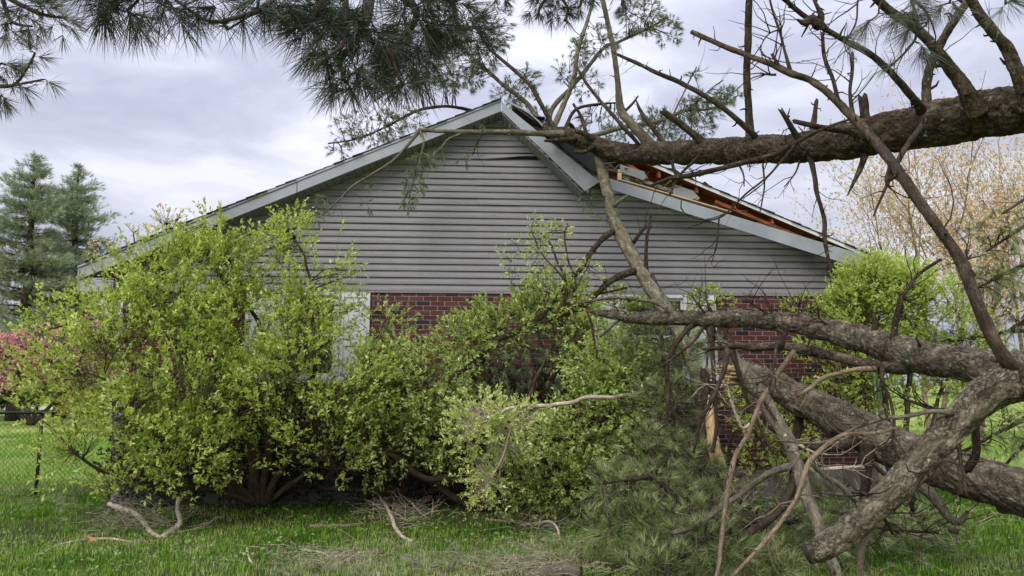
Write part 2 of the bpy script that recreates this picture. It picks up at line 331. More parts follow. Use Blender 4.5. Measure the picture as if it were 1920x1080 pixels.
M['concrete'] = mat('foundation_concrete', lambda t, N_, L_, o: princ(t, o, ramp(t, noise(t, oc(t), 5, 7, .65), [(.3, (.13, .11, .1)), (.7, (.24, .21, .2))]), .95, noise(t, oc(t), 50, 5), .5, .006))
M['white'] = mat('white_paint', lambda t, N_, L_, o: princ(t, o, ramp(t, noise(t, oc(t), 6, 5, .6), [(.3, (.56, .57, .58)), (.7, (.68, .69, .7))]), .5))
M['interior'] = mat('painted_dark_interior', lambda t, N_, L_, o: princ(t, o, (.03, .035, .04), .9))  # near-black colour painted for the darkness of attic and rooms
M['glass'] = mat('window_glass', lambda t, N_, L_, o: princ(t, o, (.03, .04, .045), .06, None, spec=.8))
M['black'] = mat('black_coated_steel', lambda t, N_, L_, o: princ(t, o, (.02, .024, .024), .45))
M['deadleaf'] = mat('dead_leaf', lambda t, N_, L_, o: princ(t, o, ramp(t, noise(t, oc(t), 30, 3), [(.3, (.42, .17, .07)), (.7, (.65, .34, .17))]), .7))
# ------------------------------------------------------------ boxes
BOX_F = [(0, 3, 2, 1), (4, 5, 6, 7), (0, 1, 5, 4), (1, 2, 6, 5), (2, 3, 7, 6), (3, 0, 4, 7)]
def mesh_obj(name, verts, faces, material, parent=None, bevel=0.):
    me = bpy.data.meshes.new(name); me.from_pydata([tuple(map(float, v)) for v in verts], [], faces); me.update(); me.materials.append(material)
    o = bpy.data.objects.new(name, me); COL.objects.link(o)
    if parent is not None: o.parent = parent
    if bevel:
        b = o.modifiers.new('b', 'BEVEL'); b.width = bevel; b.segments = 2; b.limit_method = 'ANGLE'
    return o
def boxv(x0, x1, y0, y1, z0, z1): return [(x0, y0, z0), (x1, y0, z0), (x1, y1, z0), (x0, y1, z0), (x0, y0, z1), (x1, y0, z1), (x1, y1, z1), (x0, y1, z1)]
class MB:
    def __init__(s): s.v = []; s.f = []
    def raw(s, v, f): k = len(s.v); s.v += list(v); s.f += [tuple(i+k for i in q) for q in f]; return s
    def box(s, *a): return s.raw(boxv(*a), BOX_F)
    def prism(s, poly, y0, y1):   # poly in (x,z), extruded along y
        n = len(poly); v = [(x, y0, z) for x, z in poly]+[(x, y1, z) for x, z in poly]
        ar = sum(poly[i][0]*poly[(i+1) % n][1]-poly[(i+1) % n][0]*poly[i][1] for i in range(n))
        f = [tuple(range(n)), tuple(range(2*n-1, n-1, -1))]+[(i, i+n, (i+1) % n+n, (i+1) % n) for i in range(n)]
        if ar < 0: f = [q[::-1] for q in f]
        return s.raw(v, f)
    def build(s, name, m, parent=None, bevel=0.): return mesh_obj(name, s.v, s.f, m, parent, bevel)
# ============================================================ SETTING
def ground():
    xs = np.r_[-900, -400, -150, -60, -30, np.arange(-20, 20.1, .5), 30, 60, 150, 400, 900]; ys = np.r_[-60, -10, 0, 2, np.arange(4, 24, .4), 30, 45, 60, 90, 150, 300, 700, 1500]
    X, Y = np.meshgrid(xs, ys); p = np.stack([X.ravel(), Y.ravel(), np.zeros(X.size)], 1)
    near = np.clip(1-np.abs(p[:, 0])/20, 0, 1)*np.clip(1-np.abs(p[:, 1]-12)/12, 0, 1)
    p[:, 2] = (hash_noise(p, .8, 4)-.5)*.07*np.minimum(near*3, 1)
    nx = len(xs); f = [(j*nx+i, j*nx+i+1, (j+1)*nx+i+1, (j+1)*nx+i) for j in range(len(ys)-1) for i in range(nx-1)]
    o = mesh_obj('ground', p, f, M['ground']); o['kind'] = 'structure'
    for q in o.data.polygons: q.use_smooth = True
ground()
road = MB(); road.raw([(-120, 49.5, .06), (-24, 47.5, .06), (-24, 54, .06), (-120, 56, .06)], [(0, 1, 2, 3)]); tag(road.build('road', M['road']), kind='structure')
# ============================================================ HOUSE
HR = R(4.0); HC, HS = math.cos(HR), math.sin(HR); HY = 10.62
house = empty('house', (0, HY, 0), HR, label='house of red brick and grey siding, its gable roof torn open by a pine', cat='house')
def HL(px, py, yl=0.):        # pixel -> house local (u, z) on the plane y = yl
    a = (px-960)/F; v = (540-py)/F
    d = np.array([a, math.cos(PITCH)-v*math.sin(PITCH), math.sin(PITCH)+v*math.cos(PITCH)])
    # local: u = x*HC+(y-HY)*HS ; yl = -x*HS+(y-HY)*HC
    k = (yl+HY*HC)/(-d[0]*HS+d[1]*HC); q = d*k
    return q[0]*HC+(q[1]-HY)*HS, q[2]+CH
def HW(u, yl, z): return np.array([u*HC-yl*HS, HY+u*HS+yl*HC, z])   # local -> world
U0, U1 = HL(228, 600)[0], HL(1632, 600)[0]
ZB, ZS = .42, HL(700, 545)[1]                                         # brick bottom, siding bottom
YF = -.33
AU, AZ = HL(940, 186, YF)                                             # apex of the rake
EL = HL(150, 497, YF); SL = (AZ-EL[1])/(AU-EL[0])
ER = HL(1732, 521, YF); SRR = (AZ-ER[1])/(ER[0]-AU)
DEP = 8.5
def roofz(u): return AZ-(SL*(AU-u) if u < AU else SRR*(u-AU))
# --- windows
def uz(x0, x1, y0, y1):
    a = HL(x0, (y0+y1)/2)[0]; b = HL(x1, (y0+y1)/2)[0]; return a, b, HL((x0+x1)/2, y1)[1], ZS-.02
W1 = uz(517, 636, 545, 712); W2 = uz(1166, 1290, 553, 712)
OPEN = [W1, W2]
bw = empty('brick_wall', (0, 0, 0)); bw.parent = house
mb = MB(); cuts = sorted({U0, U1, *[w_[0] for w_ in OPEN], *[w_[1] for w_ in OPEN]})
for a, b in zip(cuts[:-1], cuts[1:]):
    op = [w_ for w_ in OPEN if w_[0]-1e-6 <= a and b <= w_[1]+1e-6]
    if op: mb.box(a, b, .005, .2, ZB, op[0][2]-.01)
    else: mb.box(a, b, .005, .2, ZB, ZS+.02)
mb.box(U0, U0+.2, .2, DEP, ZB, ZS); mb.box(U1-.2, U1, .2, DEP, ZB, ZS); mb.box(U0, U1, DEP, DEP+.2, ZB, ZS)
mb.build('mortar_backing', M['mortar'], bw)
MB().box(U0+.21, U1-.21, .9, .95, .3, ZS).build('room_back', M['interior'], house)
fd = MB().box(U0+.01, U1-.01, .02, DEP, -.3, ZB-.002).build('foundation', M['concrete'], house)
# --- bricks: 203 x 67.7 mm running bond
BW, BH, JT = .203, .0677, .013
prect = [(690, 545, 1110, 720), (1366, 550, 1632, 700), (225, 540, 300, 660), (360, 540, 410, 640), (1545, 830, 1632, 878), (1090, 600, 1110, 680)]
protos = []
for k in range(4):
    sp_ = random.Random(k); b = [c for c in boxv(-(BW-JT)/2, (BW-JT)/2, -.1, 0, -(BH-JT)/2, (BH-JT)/2)]
    me = bpy.data.meshes.new('brick'); bv = []
    x, z, c = (BW-JT)/2, (BH-JT)/2, .003
    fr = [(-x+c, -z), (x-c, -z), (x, -z+c), (x, z-c), (x-c, z), (-x+c, z), (-x, z-c), (-x, -z+c)]
    v = [(p+sp_.uniform(-.001, .001), 0, q+sp_.uniform(-.001, .001)) for p, q in fr]+[(p*.985, -.004, q*.95) for p, q in fr]+[(p, .05, q) for p, q in fr]
    f = [tuple(range(8, 16))]+[(i, (i+1) % 8, 8+(i+1) % 8, 8+i) for i in range(8)]+[(16+i, 16+(i+1) % 8, (i+1) % 8, i) for i in range(8)]
    protos.append((v, f))
brick_me = []
for mt in ('brick', 'brick_dark'):
    L_ = []
    for v, f in protos:
        me = bpy.data.meshes.new(mt); me.from_pydata(v, [], f); me.update(); me.materials.append(M[mt]); L_.append(me)
    brick_me.append(L_)
restv = {0: MB(), 1: MB()}; cand = []
nrow = int((ZS-ZB)/BH)+1
def proj(u, yl, z):
    q = HW(u, yl, z)-np.array([0, 0, CH]); ax = q[1]*math.cos(PITCH)+q[2]*math.sin(PITCH); vy = -q[1]*math.sin(PITCH)+q[2]*math.cos(PITCH)
    return 960+F*q[0]/ax, 540-F*vy/ax
for r_ in range(nrow):
    zc = ZS-.006-BH*(r_+.5)
    if zc < ZB+.02: break
    c0 = U0+(BW/2 if r_ % 2 else 0)
    k = 0
    while True:
        uc = c0+BW*(k+.0)+BW/2 if r_ % 2 == 0 else c0+BW*k+BW/2; k += 1
        if uc+BW/2 > U1+.06: break
        if any(w_[0]-.05 < uc < w_[1]+.05 and zc > w_[2]-.05 for w_ in OPEN): continue
        dk = random.random() < .17; q = proj(uc, 0, zc); pr = min([0 if (a < q[0] < c and b < q[1] < d) else 9 for a, b, c, d in prect]+[9])
        cand.append((pr+random.random()*.01+max(0, (q[1]-640))/400*(q[0] < 1500), uc, zc, dk))
cand.sort()
for i, (pr, uc, zc, dk) in enumerate(cand):
    jy = -.001+random.uniform(-.002, .003)
    if i < 296:
        o = bpy.data.objects.new('brick', brick_me[int(dk)][i % 4]); COL.objects.link(o); o.parent = bw; o.location = (uc, jy, zc); o.rotation_euler[1] = random.uniform(-.004, .004)
    else:
        v, f = protos[i % 4]; restv[int(dk)].raw([(x+uc, y+jy, z+zc) for x, y, z in v], f)
for k, nm in ((0, 'red_bricks'), (1, 'charcoal_bricks')):
    tag(restv[k].build(nm, M['brick' if k == 0 else 'brick_dark'], bw), kind='stuff')
# --- siding: every course split into lapped panels
sid = empty('siding', (0, 0, 0)); sid.parent = house
CHT = .0985; seams = [-3.1, .55, 3.9]
def topz(u): return roofz(u)-.19
ncourse = 27; sr = random.Random(5)
buck = HL(975, 297)
for c in range(ncourse):
    z0 = ZS+c*CHT; z1 = z0+CHT
    def ulim(z):
        z = min(z, topz(AU)-.01); return max(AU-(topz(AU)-z)/SL, U0+.0), min(AU+(topz(AU)-z)/SRR, U1)
    if z0 > topz(AU)-.04: break
    l0, r0 = ulim(z0); l1, r1 = ulim(z1)
    sh = sr.uniform(-1.2, 1.2); ss = [l0]+[s_+sh for s_ in seams if l0+.4 < s_+sh < r0-.4]+[r0]
    for si in range(len(ss)-1):
        a, b = ss[si], ss[si+1]; n = max(2, int((b-a)/.22)); V = []; dy = .005*(si % 2); wob = sr.uniform(0, 9)
        prof = [(0, .012), (0, -.017), (.004, -.019), (.04, -.0175), (.058, -.0135), (.074, -.0125), (.079, .006), (CHT, .009), (CHT+.01, .012)]
        for i in range(n+1):
            u = a+(b-a)*i/n
            for z, y in prof:
                uu = min(max(u, ulim(z0+z)[0]), ulim(z0+z)[1])
                wv = math.sin(u*1.7+wob+c*.9)*.0016+math.sin(u*4.1+c*2.3)*.0012
                lift = 0; pull = 0
                zc_ = z0
                bd = math.exp(-((u-buck[0]-.15)/.42)**2)
                if abs(z0-buck[1]) < CHT*.55: lift = .055*bd*(1-z/CHT); pull = -.035*bd*(1-z/CHT)
                elif 0 < z0-buck[1] < CHT*2.6: lift = .012*bd; pull = -.008*bd
                V.append((uu, y-dy+wv+pull, min(z0+z+lift, max(topz(uu), z0+.0)+.05)))
        m = len(prof); Fc = []
        for i in range(n):
            for j in range(m-1): Fc.append((i*m+j, (i+1)*m+j, (i+1)*m+j+1, i*m+j+1))
        mesh_obj('siding_panel', V, [f[::-1] for f in Fc] if False else Fc, M['siding'], sid)
# sheathing behind the siding
gp = [(U0, ZS-.01), (U1, ZS-.01), (U1, roofz(U1)-.03), (AU, AZ-.06), (U0, roofz(U0)-.03)]
MB().prism(gp, .015, .12).build('gable_sheathing', M['siding_back'], sid)
MB().box(U0, U1, -.02, .012, ZS-.028, ZS-.002).build('starter_strip', M['siding'], sid)
# --- roof
roof = empty('roof', (0, 0, 0)); roof.parent = house
def slope_box(m_, p0, p1, thick, y0, y1):      # bar in the (u,z) plane from p0 to p1, top edge given, hanging down by thick (vertical)
    m_.prism([p0, p1, (p1[0], p1[1]-thick), (p0[0], p0[1]-thick)], y0, y1)
lf0 = (EL[0]-.02, roofz(EL[0]-.02))
mb = MB(); slope_box(mb, (lf0[0], lf0[1]-.015), (AU, AZ-.015), .03, YF+.02, DEP); mb.build('roof_deck', M['plywood'], roof)
# right deck: starts beyond the hole the trunk punched, ragged upper end
hu = HL(1195, 300, YF)[0]; re_ = (ER[0]+.1, roofz(ER[0]+.1))
mb = MB(); slope_box(mb, (hu, roofz(hu)-.015), (re_[0], re_[1]-.015), .035, YF+.02, DEP); mb.build('roof_deck', M['plywood'], roof)
mb = MB(); slope_box(mb, (AU, AZ-.015), (hu, roofz(hu)-.015), .035, .5, DEP); mb.build('roof_deck', M['plywood'], roof)
# broken deck boards round the hole
for (x0, y0, x1, y1, th, yo) in [(965, 198, 1040, 252, .02, -.2), (1150, 285, 1215, 330, .05, -.26), (1085, 318, 1140, 345, .05, -.2), (1195, 318, 1262, 322, .03, -.1)]:
    a = HL(x0, y0, yo); b = HL(x1, y1, yo); mb = MB(); slope_box(mb, a, b, th, yo, yo+.25); mb.build('broken_board', M['shingle'] if x0 < 1000 else M['plywood'], roof)
mb = MB(); mb.prism([HL(x, y, -.06) for x, y in [(1010, 236), (1168, 296), (1168, 330), (1110, 322), (1060, 282)]], -.08, -.065); mb.build('attic_dark_sheet', M['interior'], roof)  # solid dark sheet at the break, painted in place of attic darkness
# shingle courses run front to back, 14 cm exposure, ragged at the rake
def shingles(ua, ub, y0):
    n = int(abs(ub-ua)/.13); 
    for i in range(n):
        u = ua+(ub-ua)*i/n; u2 = ua+(ub-ua)*(i+1.12)/n; s_ = (u2-u)
        za, zb = roofz(u), roofz(u2); yy = y0+random.uniform(-.02, .02)
        mb = MB(); p = [(u, za+.003), (u2, zb+.010)]
        if ub < ua: p = [(u2, zb+.003+.010), (u, za+.003)]
        t_ = .008; mb.prism([p[0], p[1], (p[1][0], p[1][1]-t_), (p[0][0], p[0][1]-t_)], yy, DEP+.2)
        mb.build('shingle_course', M['shingle'], roof)
shingles(AU, lf0[0]-.02, YF-.045); shingles(hu+.02, re_[0]+.02, YF-.045); shingles(AU, hu, .55)
# bent leftovers beside the peak
mb = MB()
for (x0, y0, x1, y1) in [(962, 190, 990, 212), (990, 210, 1018, 236), (1016, 232, 1052, 262)]:
    a = HL(x0, y0, -.1); b = HL(x1, y1, -.1); slope_box(mb, a, b, .02, -.12, .6)
mb.build('torn_shingles', M['shingle'], roof)
mb = MB(); pts = [HL(x, y, -.3) for x, y in [(945, 186), (975, 200), (992, 210), (1010, 226), (1030, 248)]]
for a, b in zip(pts[:-1], pts[1:]): slope_box(mb, a, b, .03, -.31, -.30)
tag(mb.build('drip_edge', M['fascia'], roof), label='bent drip edge peeled off the peak')
# drip edges
mb = MB(); slope_box(mb, (lf0[0], lf0[1]-.006), (AU, AZ-.006), .03, YF-.028, YF-.02); mb.build('drip_edge', M['fascia'], roof)
mb = MB(); slope_box(mb, (hu, roofz(hu)-.006), (re_[0], re_[1]-.006), .05, YF-.02, YF-.005); mb.build('drip_edge', M['white'], roof)
# fascia boards
def bar(top0, top1, bot0, bot1, y0, y1, name, m_, par=roof, bev=.004, split=1):
    for k in range(split):
        f = lambda p, q, t: (p[0]+(q[0]-p[0])*t, p[1]+(q[1]-p[1])*t)
        t0, t1 = k/split+(.0015 if k else 0), (k+1)/split
        mb = MB(); mb.prism([f(top0, top1, t0), f(top0, top1, t1), f(bot0, bot1, t1), f(bot0, bot1, t0)], y0-.003*(k % 2), y1)
        o = mb.build(name, m_, par, bev)
    return o
FT = .165
bar((lf0[0], lf0[1]-.036), (AU-.002, AZ-.036), (lf0[0], lf0[1]-.036-FT), (AU-.002, AZ-.02-FT), YF-.012, YF+.006, 'fascia_board', M['fascia'], split=2)
o = bar(HL(942, 193, YF-.05), HL(1124, 341, YF-.05), HL(942, 210, YF-.05), HL(1097, 359, YF-.05), YF-.06, YF-.04, 'fascia_board', M['fascia'])
o['label'] = 'broken fascia board hanging down steeply from the peak'
o = bar(HL(1136, 333, YF-.02), HL(1655, 489, YF-.02), HL(1140, 354, YF-.02), HL(1640, 512, YF-.02), YF-.03, YF-.01, 'fascia_board', M['fascia'])
o['label'] = 'lower right fascia board sagging below the torn roof edge'
bar(HL(1640, 486, YF), HL(1742, 529, YF), HL(1640, 514, YF), HL(1742, 557, YF), YF-.012, YF+.006, 'fascia_board', M['fascia'])
a = HL(1160, 337, YF); b = HL(1370, 398, YF); mb = MB(); slope_box(mb, (a[0], a[1]+.012), (b[0], b[1]+.012), .014, YF-.02, YF+.06); mb.build('raw_lumber_edge', M['rawwood'], roof)
# soffit panels, one every 10 cm
u = lf0[0]+.05
while u < AU-.02:
    zz = roofz(u)-.05-.135; dz = SL*.092
    mb = MB(); mb.prism([(u, zz), (u+.092, zz+dz), (u+.092, zz+dz-.008), (u, zz-.008)], YF+.008, -.016+.0); mb.build('soffit_panel', M['soffit'], roof); u += .1
q0, q1 = HL(942, 212, YF-.03), HL(1093, 360, YF-.03); n = 20
for i in range(n):
    t0, t1 = i/n, (i+.9)/n; f = lambda t: (q0[0]+(q1[0]-q0[0])*t, q0[1]+(q1[1]-q0[1])*t-.004)
    a, b = f(t0), f(t1); mb = MB(); mb.prism([a, b, (b[0], b[1]-.01), (a[0], a[1]-.01)], YF-.035, -.02); mb.build('soffit_panel', M['soffit'], roof)
# sheathing and framing laid bare between the sagging fascia and the deck
mb = MB(); pl = [HL(x, y, -.04) for x, y in [(1140, 300), (1205, 303), (1300, 340), (1420, 392), (1560, 450), (1430, 420), (1300, 385), (1180, 350), (1140, 345)]]
mb.prism(pl, -.05, -.03); mb.build('bare_sheathing', M['plywood'], roof)
mb = MB(); pl = [HL(x, y, -.2) for x, y in [(1165, 322), (1290, 366), (1310, 385), (1170, 345)]]; mb.prism(pl, -.21, -.19); mb.build('torn_soffit', M['soffit'], roof)
for q in ([(1162, 308), (1208, 322), (1212, 334), (1205, 338), (1163, 322)], [(1262, 345), (1300, 358), (1312, 372), (1306, 376), (1262, 368)]):
    mb = MB(); mb.prism([HL(x, y, -.26) for x, y in q], -.268, -.262); mb.build('torn_soffit', M['soffit'], roof)
MB().prism([HL(x, y, -.24) for x, y in [(1158, 318), (1165, 320), (1165, 346), (1158, 344)]], -.26, -.2).build('rafter_end', M['rawwood'], roof)
for k, (x, y) in enumerate([(1230, 322), (1300, 350), (1370, 380), (1440, 408)]):
    a = HL(x, y, -.2); MB().prism([(a[0], a[1]), (a[0]+.04, a[1]-.015), (a[0]+.04, a[1]-.12), (a[0], a[1]-.105)], -.3, -.06).build('rafter_end', M['plywood'], roof)
mb = MB(); slope_box(mb, HL(1340, 375, -.25), HL(1530, 455, -.25), .05, -.28, -.24); mb.build('broken_board', M['plywood'], roof)
mb = MB(); slope_box(mb, HL(1180, 335, -.22), HL(1345, 392, -.22), .012, -.26, -.22); mb.build('broken_board', M['bark_dark'], roof)
# splinters, torn felt and shingle scraps round the break
sh_ = Soup()
for k in range(46):
    x = random.choice([random.gauss(1150, 14), random.gauss(1215, 30), random.uniform(1150, 1480), random.uniform(1250, 1520)]); yb = 318+(x-1150)*.36+random.uniform(-14, 8)
    u, z = HL(x, yb, -.2); p = np.array([u, random.uniform(-.3, -.12), z]); a = random.choice([1, -1])*random.uniform(.1, .9); d = np.array([math.cos(a)*random.choice([-1, 1, 1]), random.uniform(-.25, .1), math.sin(a)]); L = random.uniform(.06, .3)
    tube(sh_, np.array([[*p, random.uniform(.006, .016)], [*(p+d*L*.6), .006], [*(p+d*L), .001]]), 4, .2)
sh_.build('splinters', M['bark_tan'], roof)['kind'] = 'stuff'
for k in range(16):
    x = random.uniform(1000, 1330); yb = 218+(x-1000)*.41+random.uniform(-10, 12); u, z = HL(x, yb, -.2); w_ = random.uniform(.06, .16); t_ = random.uniform(-.9, .2); c_, s__ = math.cos(t_), math.sin(t_); y0 = random.uniform(-.36, -.2)
    V = [(u-w_*c_, y0, z-w_*s__), (u, y0-.03, z+random.uniform(-.02, .03)), (u+w_*c_*.9, y0, z+w_*s__), (u+w_*c_, y0+.2, z+w_*s__+.02), (u, y0+.22, z+.03), (u-w_*c_*.8, y0+.2, z-w_*s__+.02)]
    V += [(a, b, c+.006) for a, b, c in V]; mesh_obj('shingle_scrap', V, [(0, 1, 4, 5), (1, 2, 3, 4), (11, 10, 7, 6), (10, 9, 8, 7), (0, 6, 7, 1), (1, 7, 8, 2), (2, 8, 9, 3), (3, 9, 10, 4), (4, 10, 11, 5), (5, 11, 6, 0)], M['shingle'], roof)
# eave returns
MB().box(EL[0]-.02, U0-.0, YF+.01, .6, roofz(EL[0])-.36, roofz(EL[0])-.17).build('eave_return', M['fascia'], house, .004)
MB().box(U1+.0, ER[0]+.05, YF+.01, .6, roofz(ER[0])-.36, roofz(ER[0])-.19).build('eave_return', M['fascia'], house, .004)
# --- windows and shutters
def window(w_, nm):
    u0, u1, z0, z1 = w_; wn = empty('window', (0, 0, 0)); wn.parent = house
    t = .055; mb = MB(); mb.box(u0, u0+t, -.02, .07, z0, z1).box(u1-t, u1, -.02, .07, z0, z1).box(u0+t, u1-t, -.02, .07, z1-t, z1).box(u0+t, u1-t, -.02, .07, z0, z0+t)
    mb.build('frame', M['white'], wn, .004); MB().box(u0-.04, u1+.04, -.06, -.021, z0-.045, z0+.02).build('sill', M['white'], wn, .005)
    zm = (z0+z1)/2
    for (a, b, y) in ((z0+t, zm+.02, .0), (zm-.02, z1-t, .02)):
        s_ = .035; mb = MB(); x0, x1 = u0+t, u1-t
        mb.box(x0, x0+s_, y, y+.03, a, b).box(x1-s_, x1, y, y+.03, a, b).box(x0+s_, x1-s_, y, y+.03, a, a+s_).box(x0+s_, x1-s_, y, y+.03, b-s_, b)
        mb.build('sash', M['white'], wn, .003); MB().box(x0+s_, x1-s_, y+.012, y+.018, a+s_, b-s_).build('pane', M['glass'], wn)
def shutter(u0, u1, z0, z1):
    sh = empty('shutter', (0, 0, 0)); sh.parent = house
    t = .05; zm = z0+(z1-z0)*.42; mb = MB(); y0, y1 = -.035, -.006
    mb.box(u0, u0+t, y0, y1, z0, z1).box(u1-t, u1, y0, y1, z0, z1)
    for a, b in ((z0, z0+.07), (zm-.035, zm+.035), (z1-.07, z1)): mb.box(u0+t, u1-t, y0, y1, a, b)
    mb.build('shutter_frame', M['white'], sh, .004)
    for a, b in ((z0+.07, zm-.035), (zm+.035, z1-.07)):
        m2 = MB(); m2.box(u0+t, u1-t, -.018, -.010, a, b); m2.box(u0+t+.025, u1-t-.025, -.027, -.0181, a+.03, b-.03); m2.build('raised_panel', M['white'], sh, .003)
for w_ in OPEN: window(w_, '')
sw = .415
for w_ in OPEN:
    for a, b in ((w_[0]-.01-sw, w_[0]-.01), (w_[1]+.01, w_[1]+.01+sw)): shutter(a, b, w_[2]-.02, w_[3]-.012)
# downspout at the right corner, vent in the foundation
ds = MB(); ds.box(U1+.01, U1+.08, -.07, -.01, .15, 3.0); ds.box(U1+.01, U1+.08, -.22, -.071, .12, .19); ds.build('downspout', M['white'], house, .01)
v0, v1 = HL(1456, 860), HL(1484, 886); vt = empty('foundation_vent', (0, 0, 0)); vt.parent = house
mb = MB(); x0, x1, z0, z1 = v0[0], v1[0], v1[1], v0[1]
mb.box(x0, x1, -.02, -.004, z0, z0+.015).box(x0, x1, -.02, -.004, z1-.015, z1).box(x0, x0+.015, -.02, -.004, z0+.015, z1-.015).box(x1-.015, x1, -.02, -.004, z0+.015, z1-.015); mb.build('vent_frame', M['white'], vt)
for k in range(7):
    x = x0+.02+(x1-x0-.05)*k/6; MB().box(x, x+.012, -.016, -.006, z0+.015, z1-.015).build('louvre', M['white'], vt)
# ============================================================ FENCE
fy = 10.75; fx0, fx1 = -13.5, -5.95
fence = empty('chain_link_fence', (fx0, fy, 0), 0, label='black coated chain link fence left of the shrub with a straight top rail', cat='fence')
def ftube(name, p, q, r, n=8):
    s_ = Soup(); tube(s_, np.array([[*p, r], [*q, r]]), n); return s_.build(name, M['black'], fence, True, origin=(fx0, fy, 0))
ftube('top_rail', (fx0, fy, 1.21), (fx1, fy, 1.21), .021); ftube('bottom_wire', (fx0, fy, .05), (fx1, fy, .05), .003, 4)
for x in (P(75, 800, fy)[0], P(75, 800, fy)[0]-3.05, P(75, 800, fy)[0]+1.05): ftube('post', (x, fy+.03, -.1), (x, fy+.03, 1.235), .024)
s_ = Soup(); A_, B_ = [], []; pit = .0720; x = fx0-1.2
while x < fx1+1.2:
    for sg in (1, -1):
        xa, xb = x, x+sg*1.15*1.0
        ta = 0; tb = 1
        if sg > 0: ta = max(0, (fx0-xa)/(xb-xa)); tb = min(1, (fx1-xa)/(xb-xa))
        else: ta = max(0, (fx1-xa)/(xb-xa)); tb = min(1, (fx0-xa)/(xb-xa))
        if tb > ta: A_.append((xa+(xb-xa)*ta, fy-.005*sg, .05+1.15*ta)); B_.append((xa+(xb-xa)*tb, fy-.005*sg, .05+1.15*tb))
    x += pit
twigs_between(s_, np.array(A_), np.array(B_), .0022, .0022, sag=0); tag(s_.build('wire_mesh', M['black'], fence, origin=(fx0, fy, 0)), kind='stuff')
# ============================================================ BRANCH SYSTEM
def path3(pts, step=.03):
    q = [list(P(x, y, Y))+[r*(.93 if r > 15 else 1)*axial(P(x, y, Y))/F] for x, y, Y, r in pts]; c = catmull(q, 8); c[:, 3] = np.maximum(c[:, 3], .0012); return resample(c, step)
def rough_path(A, amp):
    n = len(A); A = A.copy(); k = (np.stack([hash_noise(A[:, :3]+s_, 4., s_)-.5 for s_ in (1, 2, 3)], 1)+.5*np.stack([hash_noise(A[:, :3]+s_, 11., s_)-.5 for s_ in (4, 5, 6)], 1))
    f = np.minimum(1, np.arange(n)/6.)[:, None]; A[:, :3] += k*amp*f; return A
class Tree:
    def __init__(s, name, px, py, Y, label, cat, m):
        s.o = P(px, py, Y); s.root = empty(name, s.o, 0, label=label, cat=cat); s.m = m; s.tw = 2; s.paths = {}; s.sk = []
    def find(s, key, px, py):
        A, uv = s.paths[key]; i = np.argmin((uv[:, 0]-px)**2+(uv[:, 1]-py)**2); return A[i, 1]
    def add(s, key, pts, name='branch', m=None, sides=10, rough=.25, bark=0., step=.03, spurs=0, amp=.01, brkn=0., label=None, parent=None, spurlen=.08, twigs=0, sk=True):
        if parent is not None:
            y0 = s.find(parent, pts[0][0], pts[0][1]); pts = [(a, b, y0+c, d) for a, b, c, d in pts]
        A = path3(pts, step); A = rough_path(A, amp) if amp else A
        q = A[:, :3]-np.array([0, 0, CH]); ax = q[:, 1]*math.cos(PITCH)+q[:, 2]*math.sin(PITCH); vy = -q[:, 1]*math.sin(PITCH)+q[:, 2]*math.cos(PITCH)
        s.paths[key] = (A, np.stack([960+F*q[:, 0]/ax, 540-F*vy/ax], 1))
        sp = Soup(); tube(sp, A, sides, rough, bark, seed=len(s.paths), brkn=brkn)
        n = len(A)
        for k in range(spurs):
            i = rng.integers(2, n-1); d = nrm(A[i, :3]-A[i-1, :3]); x = nrm(np.cross(d, rng.normal(size=3))); d2 = nrm(x+d*rng.uniform(-.2, .7)); L = spurlen*rng.uniform(.3, 1.3); r = min(A[i, 3]*.35, .012)*rng.uniform(.5, 1)
            st = A[i, :3]+x*A[i, 3]*.5; b = np.array([[*st, r*1.3], [*(st+d2*L*.5+rng.normal(size=3)*.01), r], [*(st+d2*L+rng.normal(size=3)*.015), r*.45]]); tube(sp, b, 5)
        for k in range(twigs+s.tw if name == 'branch' and A[0, 1] > 3.3 else twigs):
            i = rng.integers(n//4, n-1); d = nrm(A[i, :3]-A[i-1, :3]); x = nrm(np.cross(d, rng.normal(size=3))); d2 = nrm(x*.8+d*.7); L = rng.uniform(.12, .6)*min(1, .35+A[i, 1]*.09); st = A[i, :3]; g = [st]
            for j in range(5): d2 = nrm(d2+rng.normal(size=3)*.22+np.array([0, 0, .05])); g.append(g[-1]+d2*L/5)
            b = np.c_[np.array(g), np.linspace(.0045, .0013, 6)]; tube(sp, b, 4)
            if rng.random() < .7: 
                e_ = nrm(d2+rng.normal(size=3)*.6); tube(sp, np.array([[*g[3], .0025], [*(g[3]+e_*L*.35), .001]]), 3)
        o = sp.build(name, m or s.m, s.root, True, origin=s.o)
        if label: o['label'] = label
        if sk: s.sk.append(A[:, :3])
        return o
    def skeleton(s, extra=()): return np.concatenate(s.sk)
def blob_pts(n, c, r, shell=.5):
    d = rdir(n); t = rng.uniform(0, 1, (n, 1))**(1/3.); t = np.where(rng.uniform(size=(n, 1)) < shell, .75+.25*t, t); return c+d*t*r, d
def blob3(px, py, Y, rx, ry, rz):
    c = P(px, py, Y); k = axial(c)/F; return c, np.array([rx*k, rz, ry*k])
def nearest(p, S_):
    idx = np.empty(len(p), int)
    for i in range(0, len(p), 500): idx[i:i+500] = np.argmin(((p[i:i+500, None]-S_[None])**2).sum(2), 1)
    return idx
